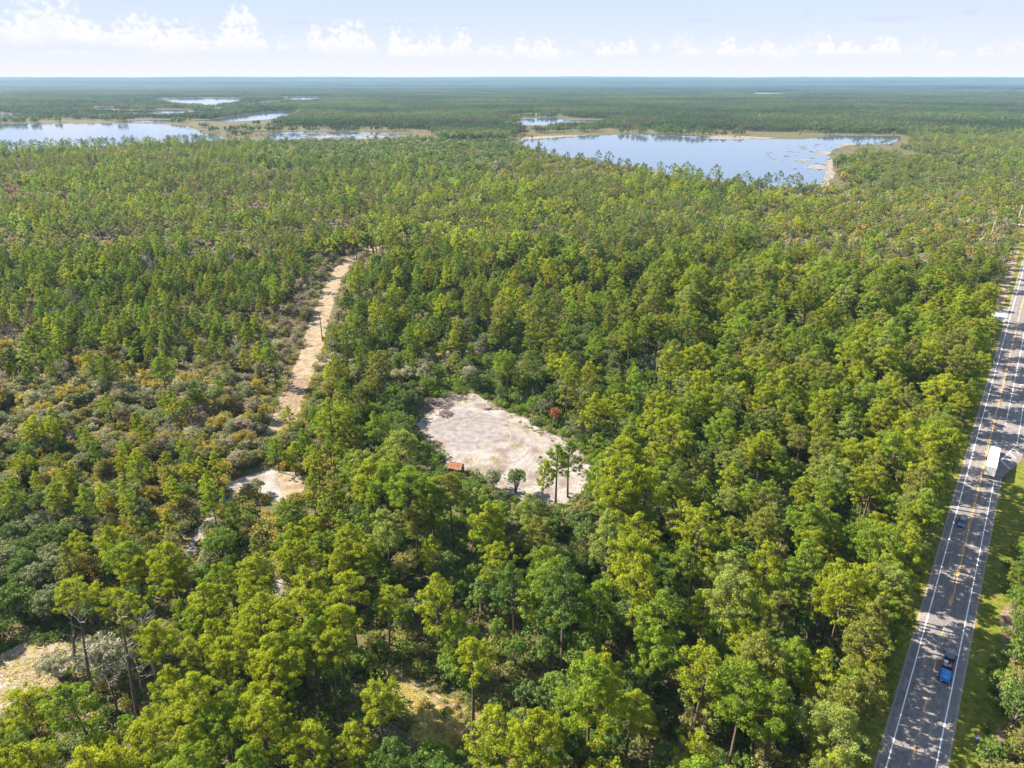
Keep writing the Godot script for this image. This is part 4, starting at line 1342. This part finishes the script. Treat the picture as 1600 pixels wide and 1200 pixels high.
func hull(profile: Array, low: float, low_half: float) -> ArrayMesh:
	# profile: [z, y, half width] from nose to tail
	var b := Bag.new()
	for i in profile.size() - 1:
		var p = profile[i]
		var q = profile[i + 1]
		var pl := Vector3(-p[2], p[1], p[0]); var pr := Vector3(p[2], p[1], p[0])
		var ql := Vector3(-q[2], q[1], q[0]); var qr := Vector3(q[2], q[1], q[0])
		b.quad(pl, pr, qr, ql)
		var mid := lerpf(low, minf(p[1], q[1]), 0.55)
		for s in [-1.0, 1.0]:
			var a := Vector3(p[2] * s, p[1], p[0]); var c := Vector3(q[2] * s, q[1], q[0])
			var a1 := Vector3(maxf(low_half, p[2]) * s, mid, p[0]); var c1 := Vector3(maxf(low_half, q[2]) * s, mid, q[0])
			var a2 := Vector3(low_half * 0.96 * s, low, p[0]); var c2 := Vector3(low_half * 0.96 * s, low, q[0])
			if s > 0.0:
				b.quad(a, a1, c1, c); b.quad(a1, a2, c2, c1)
			else:
				b.quad(a, c, c1, a1); b.quad(a1, c1, c2, a2)
	var f = profile[0]
	var r = profile[profile.size() - 1]
	b.quad(Vector3(-low_half, low, f[0]), Vector3(low_half, low, f[0]), Vector3(f[2], f[1], f[0]), Vector3(-f[2], f[1], f[0]))
	b.quad(Vector3(low_half, low, r[0]), Vector3(-low_half, low, r[0]), Vector3(-r[2], r[1], r[0]), Vector3(r[2], r[1], r[0]))
	return b.mesh()

func box_mesh(lo: Vector3, hi: Vector3) -> ArrayMesh:
	var b := Bag.new()
	b.box(lo, hi)
	return b.mesh()

func wheel(parent: Node, at: Vector3, r: float, w: float) -> void:
	var b := Bag.new()
	b.tube(Vector3(-w * 0.5, 0, 0), Vector3(w * 0.5, 0, 0), r, r, 14)
	b.disc(Vector3(-w * 0.5, 0, 0), Vector3.LEFT, r, 14)
	b.disc(Vector3(w * 0.5, 0, 0), Vector3.RIGHT, r, 14)
	var o := part("wheel", b.mesh(), M.tyre, parent, at)
	var k := Bag.new()
	var s := signf(at.x)
	k.disc(Vector3(s * (w * 0.5 + 0.012), 0, 0), Vector3.RIGHT * s, r * 0.6, 10)
	part("rim", k.mesh(), M.rim, o)

func build_highway_traffic() -> void:
	flat_mat("tyre", lin(0.02, 0.02, 0.021), 0.85)
	flat_mat("rim", lin(0.4, 0.4, 0.42), 0.35, 0.8)
	flat_mat("dark_glass", lin(0.02, 0.026, 0.034), 0.08)
	flat_mat("chrome", lin(0.55, 0.55, 0.56), 0.25, 0.9)
	flat_mat("black_plastic", lin(0.025, 0.025, 0.027), 0.6)
	flat_mat("red_lens", lin(0.4, 0.02, 0.02), 0.2)
	flat_mat("clear_lens", lin(0.75, 0.75, 0.72), 0.15)
	var navy := flat_mat("navy_paint", lin(0.014, 0.018, 0.034), 0.25)
	navy.clearcoat_enabled = true
	navy.clearcoat = 1.0
	var slate := flat_mat("slate_paint", lin(0.05, 0.09, 0.16), 0.3)
	slate.clearcoat_enabled = true
	slate.clearcoat = 1.0
	var white := flat_mat("trailer_white", lin(0.76, 0.75, 0.76), 0.45)
	flat_mat("door_grey", lin(0.55, 0.54, 0.55), 0.5)
	var along := road_dir
	# pickup truck, driving away
	var t := road_t(ground(1481, 1050))
	var p := on_road(5.5, t + 2.9)
	var o := thing("pickup_truck", "black pickup truck with red and white cargo in its open bed", "pickup truck", v3(p, 0.1), heading(along))
	part("body", hull([[-2.95, 0.75, 0.86], [-2.85, 1.02, 0.93], [-1.75, 1.16, 0.98], [-0.75, 1.2, 0.99], [1.02, 1.2, 0.99]], 0.42, 0.99), navy, o)
	part("cab_roof", hull([[-0.62, 1.82, 0.72], [-0.4, 1.9, 0.76], [0.62, 1.9, 0.76], [0.82, 1.84, 0.72]], 1.8, 0.78), navy, o)
	part("windscreen", hull([[-1.5, 1.19, 0.9], [-0.62, 1.83, 0.72]], 1.17, 0.9), M.dark_glass, o)
	part("side_windows", hull([[-0.64, 1.81, 0.74], [0.84, 1.81, 0.74]], 1.18, 0.93), M.dark_glass, o)
	part("rear_window", hull([[0.84, 1.8, 0.7], [1.0, 1.2, 0.86]], 1.18, 0.86), M.dark_glass, o)
	var bed := Bag.new()
	bed.box(Vector3(-0.82, 0.66, 1.02), Vector3(0.82, 0.72, 2.9))
	for s in [-1.0, 1.0]:
		bed.box(Vector3(minf(0.82 * s, 0.99 * s), 0.45, 1.02), Vector3(maxf(0.82 * s, 0.99 * s), 1.2, 2.95))
	part("bed", bed.mesh(), navy, o)
	part("tailgate", box_mesh(Vector3(-0.82, 0.6, 2.88), Vector3(0.82, 1.18, 2.97)), navy, o)
	part("rear_bumper", box_mesh(Vector3(-0.95, 0.42, 2.97), Vector3(0.95, 0.62, 3.12)), M.chrome, o)
	part("front_bumper", box_mesh(Vector3(-0.95, 0.4, -3.06), Vector3(0.95, 0.66, -2.93)), M.chrome, o)
	for s in [-1.0, 1.0]:
		part("wing_mirror", box_mesh(Vector3(s * 1.16 - 0.12, 1.18, -0.95), Vector3(s * 1.16 + 0.12, 1.42, -0.78)), M.black_plastic, o)
		part("tail_light", box_mesh(Vector3(s * 0.91 - 0.07, 0.8, 2.955), Vector3(s * 0.91 + 0.07, 1.15, 2.98)), M.red_lens, o)
		part("headlight", box_mesh(Vector3(s * 0.74 - 0.16, 0.78, -2.97), Vector3(s * 0.74 + 0.16, 0.94, -2.9)), M.clear_lens, o)
		wheel(o, Vector3(s * 0.87, 0.4, -1.95), 0.4, 0.28)
		wheel(o, Vector3(s * 0.87, 0.4, 1.75), 0.4, 0.28)
	# what lies in its bed
	var turn := heading(along)
	var basis := Basis(Vector3.UP, turn)
	var bed_spot := func(x: float, y: float, z: float) -> Vector3: return v3(p, 0.1) + basis * Vector3(x, y, z)
	flat_mat("cooler_white", lin(0.8, 0.8, 0.82), 0.4)
	flat_mat("cargo_red", lin(0.5, 0.02, 0.04), 0.5)
	flat_mat("cargo_grey", lin(0.3, 0.29, 0.3), 0.7)
	var c := thing("cool_box", "white cool box at the left front of the pickup's bed", "cool box", bed_spot.call(-0.45, 0.72, 1.45), turn)
	part("box", hull([[-0.27, 0.42, 0.33], [0.27, 0.42, 0.33]], 0.0, 0.35), M.cooler_white, c)
	part("lid", hull([[-0.29, 0.5, 0.33], [-0.25, 0.54, 0.36], [0.25, 0.54, 0.36], [0.29, 0.5, 0.33]], 0.425, 0.37), M.cooler_white, c)
	c = thing("fuel_can", "red fuel can beside the white cool box in the pickup's bed", "fuel can", bed_spot.call(0.4, 0.72, 1.5), turn + 0.3)
	part("can", hull([[-0.3, 0.46, 0.14], [-0.22, 0.56, 0.2], [0.22, 0.56, 0.2], [0.3, 0.46, 0.14]], 0.0, 0.24), M.cargo_red, c)
	part("handle", box_mesh(Vector3(-0.04, 0.57, -0.16), Vector3(0.04, 0.66, 0.16)), M.cargo_red, c)
	c = thing("duffel_bag", "red bag with white stripes lying in the pickup's bed", "bag", bed_spot.call(0.3, 0.72, 2.2), turn - 0.5)
	part("bag", hull([[-0.5, 0.2, 0.12], [-0.4, 0.34, 0.2], [0.4, 0.36, 0.22], [0.5, 0.2, 0.12]], 0.0, 0.25), M.cargo_red, c)
	for k in [-0.22, 0.2]:
		part("stripe", hull([[k - 0.06, 0.362, 0.225], [k + 0.06, 0.366, 0.225]], 0.02, 0.258), M.cooler_white, c)
	c = thing("grey_crate", "low grey crate at the back of the pickup's bed", "crate", bed_spot.call(-0.4, 0.72, 2.35), turn)
	part("crate", hull([[-0.35, 0.3, 0.34], [0.35, 0.3, 0.34]], 0.0, 0.32), M.cargo_grey, c)
	part("flap", box_mesh(Vector3(-0.3, 0.302, -0.3), Vector3(0.3, 0.33, 0.05)), M.cargo_grey, c)
	# utility trailer under a blue sheet
	var q := on_road(5.4, t - 2.3)
	o = thing("utility_trailer", "small trailer under a bright blue tarpaulin, towed by the black pickup", "trailer", v3(q, 0.1), turn)
	part("frame", box_mesh(Vector3(-0.95, 0.5, -1.5), Vector3(0.95, 0.66, 1.75)), M.black_plastic, o)
	part("tongue", hull([[-2.35, 0.58, 0.06], [-1.5, 0.62, 0.4]], 0.5, 0.08), M.black_plastic, o)
	flat_mat("blue_sheet", lin(0.012, 0.19, 0.52), 0.45)
	var tarp := Bag.new()
	var r := RandomNumberGenerator.new()
	r.seed = 5
	var grid: Array = []
	for i in 13:
		var row: Array = []
		for j in 17:
			var u := i / 6.0 - 1.0
			var w := j / 8.0 - 1.0
			var edge := maxf(absf(u), absf(w))
			row.append(Vector3(u * (0.98 + r.randf_range(-0.02, 0.02)), (0.62 if edge > 0.99 else 1.16 + 0.22 * (1.0 - u * u) * (1.0 - w * w) + r.randf_range(-0.05, 0.05)), w * 1.62 + 0.12))
		grid.append(row)
	for i in 12:
		for j in 16:
			tarp.quad(grid[i][j], grid[i + 1][j], grid[i + 1][j + 1], grid[i][j + 1])
	part("tarpaulin", tarp.mesh(), M.blue_sheet, o)
	for s in [-1.0, 1.0]:
		wheel(o, Vector3(s * 1.02, 0.34, 0.35), 0.34, 0.22)
		part("mudguard", hull([[-0.1, 0.62, 0.13], [0.05, 0.74, 0.13], [0.65, 0.74, 0.13], [0.8, 0.62, 0.13]], 0.58, 0.13), M.black_plastic, o, Vector3(s * 1.05, 0, 0))
		part("tail_light", box_mesh(Vector3(s * 0.8 - 0.12, 0.52, 1.76), Vector3(s * 0.8 + 0.12, 0.64, 1.79)), M.red_lens, o)
	part("number_plate", box_mesh(Vector3(-0.62, 0.46, 1.76), Vector3(-0.3, 0.62, 1.785)), M.cooler_white, o)
	# small car coming the other way
	p = on_road(1.75, road_t(ground(1497.5, 818)))
	o = thing("small_car", "small slate blue car coming down the left lane", "car", v3(p, 0.1), heading(-along))
	part("body", hull([[-2.2, 0.55, 0.68], [-2.12, 0.74, 0.78], [-1.2, 0.92, 0.86], [-0.6, 0.98, 0.88], [1.7, 1.0, 0.86], [2.1, 0.94, 0.78], [2.2, 0.62, 0.72]], 0.28, 0.88), slate, o)
	part("roof", hull([[-0.25, 1.42, 0.58], [0.1, 1.48, 0.62], [0.9, 1.47, 0.61], [1.35, 1.4, 0.57]], 1.385, 0.62), slate, o)
	part("windscreen", hull([[-1.15, 0.95, 0.78], [-0.25, 1.42, 0.58]], 0.93, 0.78), M.dark_glass, o)
	part("side_windows", hull([[-0.25, 1.41, 0.6], [1.35, 1.395, 0.58]], 0.98, 0.82), M.dark_glass, o)
	part("rear_window", hull([[1.35, 1.4, 0.57], [1.95, 1.0, 0.72]], 0.97, 0.72), M.dark_glass, o)
	part("grille", box_mesh(Vector3(-0.4, 0.4, -2.225), Vector3(0.4, 0.56, -2.19)), M.black_plastic, o)
	for s in [-1.0, 1.0]:
		part("headlight", box_mesh(Vector3(s * 0.6 - 0.14, 0.58, -2.2), Vector3(s * 0.6 + 0.14, 0.72, -2.1)), M.clear_lens, o)
		part("tail_light", box_mesh(Vector3(s * 0.64 - 0.1, 0.7, 2.12), Vector3(s * 0.64 + 0.1, 0.86, 2.2)), M.red_lens, o)
		part("wing_mirror", box_mesh(Vector3(s * 0.98 - 0.1, 0.94, -0.7), Vector3(s * 0.98 + 0.1, 1.08, -0.58)), M.black_plastic, o)
		wheel(o, Vector3(s * 0.8, 0.32, -1.35), 0.32, 0.2)
		wheel(o, Vector3(s * 0.8, 0.32, 1.35), 0.32, 0.2)
	# lorry with a white box trailer, driving away
	t = road_t(ground(1549.5, 750))
	p = on_road(5.35, t)
	o = thing("semi_truck", "white box trailer lorry driving away in the right lane", "lorry", v3(p, 0.1), heading(along))
	var bx := Bag.new()
	bx.box(Vector3(-1.3, 1.12, -15.0), Vector3(1.3, 4.1, -0.02))
	part("box", bx.mesh(), white, o)
	for k in 12:
		part("roof_bow", box_mesh(Vector3(-1.27, 4.1, -14.4 + k * 1.2), Vector3(1.27, 4.118, -14.32 + k * 1.2)), M.door_grey, o)
	for s in [-1.0, 1.0]:
		part("top_rail", box_mesh(Vector3(s * 1.31 - 0.025, 3.98, -15.0), Vector3(s * 1.31 + 0.025, 4.125, 0.0)), M.chrome, o)
		part("side_rail", box_mesh(Vector3(s * 1.3 - 0.03, 1.04, -15.0), Vector3(s * 1.3 + 0.03, 1.2, 0.0)), M.chrome, o)
		var d := part("rear_door", box_mesh(Vector3(s * 0.63 - 0.6, 1.2, -0.02), Vector3(s * 0.63 + 0.6, 3.95, 0.03)), M.door_grey, o)
		part("lock_rod", box_mesh(Vector3(s * 0.35 - 0.02, 1.2, 0.03), Vector3(s * 0.35 + 0.02, 3.95, 0.06)), M.chrome, d)
		part("hinge_side", box_mesh(Vector3(s * 1.28 - 0.04, 1.1, -0.02), Vector3(s * 1.28 + 0.04, 4.08, 0.05)), white, o)
		part("mudflap", box_mesh(Vector3(s * 0.95 - 0.3, 0.25, -0.75), Vector3(s * 0.95 + 0.3, 1.0, -0.71)), M.black_plastic, o)
		part("tail_light", box_mesh(Vector3(s * 1.0 - 0.18, 0.98, 0.0), Vector3(s * 1.0 + 0.18, 1.1, 0.05)), M.red_lens, o)
		for z in [-1.6, -2.9, -15.4, -16.7]:
			wheel(o, Vector3(s * 0.98, 0.5, z), 0.5, 0.56)
		wheel(o, Vector3(s * 0.98, 0.5, -20.0), 0.5, 0.32)
		part("landing_leg", box_mesh(Vector3(s * 0.8 - 0.07, 0.35, -12.0), Vector3(s * 0.8 + 0.07, 1.12, -11.86)), M.black_plastic, o)
		part("cab_mirror", box_mesh(Vector3(s * 1.42 - 0.1, 1.9, -18.7), Vector3(s * 1.42 + 0.1, 2.5, -18.6)), M.black_plastic, o)
	part("rear_header", box_mesh(Vector3(-1.24, 3.95, -0.02), Vector3(1.24, 4.1, 0.05)), white, o)
	part("underrun_bar", box_mesh(Vector3(-1.15, 0.5, -0.1), Vector3(1.15, 0.64, 0.0)), M.chrome, o)
	part("bogie", box_mesh(Vector3(-0.6, 0.5, -3.6), Vector3(0.6, 1.1, -0.9)), M.black_plastic, o)
	part("cooling_unit", hull([[-15.55, 3.7, 0.95], [-15.5, 3.86, 1.0], [-15.02, 3.9, 1.0]], 2.1, 1.0), M.black_plastic, o)
	part("chassis", box_mesh(Vector3(-0.5, 0.6, -20.8), Vector3(0.5, 1.05, -14.0)), M.black_plastic, o)
	part("cab", hull([[-19.0, 2.0, 1.05], [-18.6, 2.75, 1.02], [-18.2, 3.0, 1.0], [-16.9, 3.05, 1.0]], 0.8, 1.2), navy, o)
	part("bonnet", hull([[-21.0, 1.2, 0.75], [-20.8, 1.65, 0.85], [-19.0, 2.0, 1.0]], 0.7, 1.05), navy, o)
	part("windscreen", hull([[-19.02, 2.04, 0.98], [-18.62, 2.74, 0.96]], 2.02, 0.98), M.dark_glass, o)
	# a small drum on the verge
	flat_mat("violet_plastic", lin(0.2, 0.17, 0.5), 0.35)
	q = ground(1525.5, 1158)
	o = thing("plastic_drum", "small blue-violet drum lying on the verge at lower right", "drum", v3(q, 0.03))
	var b := Bag.new()
	b.tube(Vector3(0, 0, 0), Vector3(0, 0.28, 0), 0.3, 0.33, 16)
	b.tube(Vector3(0, 0.28, 0), Vector3(0, 0.56, 0), 0.33, 0.33, 16)
	b.tube(Vector3(0, 0.56, 0), Vector3(0, 0.85, 0), 0.33, 0.3, 16)
	part("barrel", b.mesh(), M.violet_plastic, o)
	b = Bag.new()
	b.disc(Vector3(0, 0.83, 0), Vector3.UP, 0.29, 16)
	b.tube(Vector3(0, 0.83, 0), Vector3(0, 0.88, 0), 0.31, 0.3, 16)
	part("lid", b.mesh(), M.violet_plastic, o)

func build_clearing_things() -> void:
	flat_mat("shed_boards", lin(0.09, 0.05, 0.04), 0.85)
	var rusts: Array = []
	for k in 4:
		var m := soil_mat("rusty_sheet_%d" % k, noise_tex(40 + k, 0.02, [[0.2, lin(0.13, 0.055, 0.03)], [0.45, lin(0.27, 0.115, 0.06)], [0.8, lin(0.36, 0.19, 0.11)]], 256), 3.0 + k)
		m.roughness = 0.7
		rusts.append(m)
	var o := thing("shed", "small rusty-roofed wooden shed at the front left of the clearing", "shed", v3(ground(713, 737)), -0.32)
	var wall_h := 1.9
	for s in [-1.0, 1.0]:
		for k in 9:
			part("wall_board", box_mesh(Vector3(-2.0 + k * 0.445, 0, s * 1.35 - 0.03), Vector3(-2.0 + k * 0.445 + 0.42, wall_h, s * 1.35 + 0.03 + 0.006 * (k % 2))), M.shed_boards, o)
		var gable := Bag.new()
		var x: float = s * 1.97
		for k in 6:
			var z0 := -1.32 + k * 0.44
			var z1 := z0 + 0.42
			var h0 := wall_h + 1.3 * (1.0 - absf(z0) / 1.5)
			var h1 := wall_h + 1.3 * (1.0 - absf(z1) / 1.5)
			gable = Bag.new()
			for dx in [-0.025, 0.025]:
				gable.quad(Vector3(x + dx, 0, z0), Vector3(x + dx, h0, z0), Vector3(x + dx, h1, z1), Vector3(x + dx, 0, z1))
			gable.quad(Vector3(x - 0.025, 0, z0), Vector3(x + 0.025, 0, z0), Vector3(x + 0.025, h0, z0), Vector3(x - 0.025, h0, z0))
			gable.quad(Vector3(x - 0.025, 0, z1), Vector3(x + 0.025, 0, z1), Vector3(x + 0.025, h1, z1), Vector3(x - 0.025, h1, z1))
			part("gable_board", gable.mesh(), M.shed_boards, o)
		for k in 6:
			var b := Bag.new()
			var x0 := -2.25 + k * 0.75
			for j in 5:
				var xa := x0 + j * 0.152
				var lift := 0.03 if j % 2 == 0 else 0.0
				b.quad(Vector3(xa, wall_h + 1.36 + lift, 0.02 * s), Vector3(xa + 0.152, wall_h + 1.36 + 0.03 - lift, 0.02 * s), Vector3(xa + 0.152, wall_h - 0.12 + 0.03 - lift, 1.72 * s), Vector3(xa, wall_h - 0.12 + lift, 1.72 * s))
			part("roof_sheet", b.mesh(), rusts[(k * 7 + int(s) + 1) % 4], o, Vector3(0, 0.015 * (k % 2), 0))
	part("ridge_cap", hull([[-0.14, 1.4 + wall_h - 0.07, 2.27], [0.0, 1.44 + wall_h, 2.27], [0.14, 1.4 + wall_h - 0.07, 2.27]], wall_h + 1.3, 2.27), rusts[1], o)
	part("door", box_mesh(Vector3(-0.4, 0.02, 1.39), Vector3(0.4, 1.8, 1.43)), rusts[2], o)
	# heaps of cut brush at the back left of the clearing
	var r := RandomNumberGenerator.new()
	r.seed = 19
	var heaps := [[ground(684, 632), 6.2, 4.2, 2.4, 90, "large heap of cut brush and logs at the back left of the clearing"], [ground(712, 622), 5.0, 2.6, 1.4, 55, "low heap of brush stretching right behind the clearing"], [ground(696, 648), 2.6, 2.4, 1.6, 45, "stack of split logs in front of the large brush heap"], [ground(763, 640), 1.6, 0.9, 0.6, 18, "small scrap heap of wood at the clearing's back edge"]]
	for e in heaps:
		var at: Vector2 = e[0]
		o = thing("brush_pile", e[5], "brush pile", v3(at))
		for k in e[4]:
			var a := r.randf() * TAU
			var q := sqrt(r.randf())
			var c := Vector3(cos(a) * q * e[1], 0.12 + r.randf() * e[3] * (1.0 - q * 0.85), sin(a) * q * e[2])
			var dir := Vector3(r.randf_range(-1, 1), r.randf_range(-0.3, 0.3), r.randf_range(-0.7, 0.7)).normalized()
			var len := r.randf_range(0.9, 2.4)
			var rad := r.randf_range(0.06, 0.17)
			var b := Bag.new()
			b.tube(c - dir * len * 0.5, c + dir * len * 0.5, rad, rad * 0.75, 6)
			b.disc(c - dir * len * 0.5, -dir, rad, 6)
			b.disc(c + dir * len * 0.5, dir, rad * 0.75, 6)
			part("log", b.mesh(), [M.brush_wood, M.brush_wood, M.dead_wood, M.grey_bark][r.randi() % 4], o)
		var tw := Bag.new()
		for k in int(e[4] * 0.6):
			var a := r.randf() * TAU
			var q := sqrt(r.randf())
			twigs(tw, r, Vector3(cos(a) * q * e[1], 0.2, sin(a) * q * e[2]), Vector3(r.randf_range(-1, 1), r.randf_range(0.1, 0.8), r.randf_range(-1, 1)).normalized(), r.randf_range(0.8, 1.7), 0.045, 2)
		var w := part("twigs", tw.mesh(), M.brush_wood, o)
		w.set_meta("kind", "stuff")

func build_poles() -> void:
	flat_mat("concrete_pole", lin(0.5, 0.5, 0.47), 0.8)
	flat_mat("timber_pole", lin(0.07, 0.055, 0.045), 0.9)
	flat_mat("wire", lin(0.1, 0.1, 0.1), 0.5)
	flat_mat("transformer", lin(0.5, 0.52, 0.53), 0.5)
	var spots := [[ground(1547, 374), 14.5, "concrete_pole", "pale utility pole beside the highway woods near the right edge"], [ground(1590, 347), 14.0, "concrete_pole", "farther pale utility pole at the pale side road, right edge"], [ground(504, 533), 13.5, "timber_pole", "dark timber utility pole beside the sand road"]]
	for e in spots:
		var p: Vector2 = e[0]
		var o := thing("utility_pole", e[3], "utility pole", v3(p), heading(road_dir), "")
		var b := Bag.new()
		b.tube(Vector3.ZERO, Vector3(0, e[1], 0), 0.24, 0.15, 8)
		part("pole", b.mesh(), M[e[2]], o)
		part("crossarm", box_mesh(Vector3(-1.2, e[1] - 1.0, 0.14), Vector3(1.2, e[1] - 0.86, 0.26)), M[e[2]], o)
		for x in [-1.1, 0.0, 1.1]:
			b = Bag.new()
			b.tube(Vector3(x, e[1] - 0.86, 0.2), Vector3(x, e[1] - 0.62, 0.2), 0.07, 0.05, 6)
			part("insulator", b.mesh(), M.transformer, o)
		if e[2] == "concrete_pole":
			b = Bag.new()
			b.tube(Vector3(0.42, e[1] - 3.0, 0), Vector3(0.42, e[1] - 2.0, 0), 0.26, 0.26, 10)
			b.disc(Vector3(0.42, e[1] - 2.0, 0), Vector3.UP, 0.26, 10)
			part("transformer_can", b.mesh(), M.transformer, o)
	var a: Vector2 = spots[0][0]
	var c: Vector2 = spots[1][0]
	var turn := Basis(Vector3.UP, heading(road_dir))
	for x in [-1.1, 0.0, 1.1]:
		var b := Bag.new()
		var s := v3(a) + turn * Vector3(x, 13.88, 0.2)
		var t := v3(c) + turn * Vector3(x, 13.38, 0.2)
		for k in 10:
			var u := k / 10.0
			var w := (k + 1) / 10.0
			b.tube(s.lerp(t, u) - Vector3.UP * 4.0 * u * (1.0 - u), s.lerp(t, w) - Vector3.UP * 4.0 * w * (1.0 - w), 0.025, 0.025, 4)
		var o := part("power_wire", b.mesh(), M.wire, self)
		tag(o, ["left", "middle", "right"][int(x + 1.5)] + " one of three wires strung between the two pale utility poles", "wire", "wires between the pale poles")
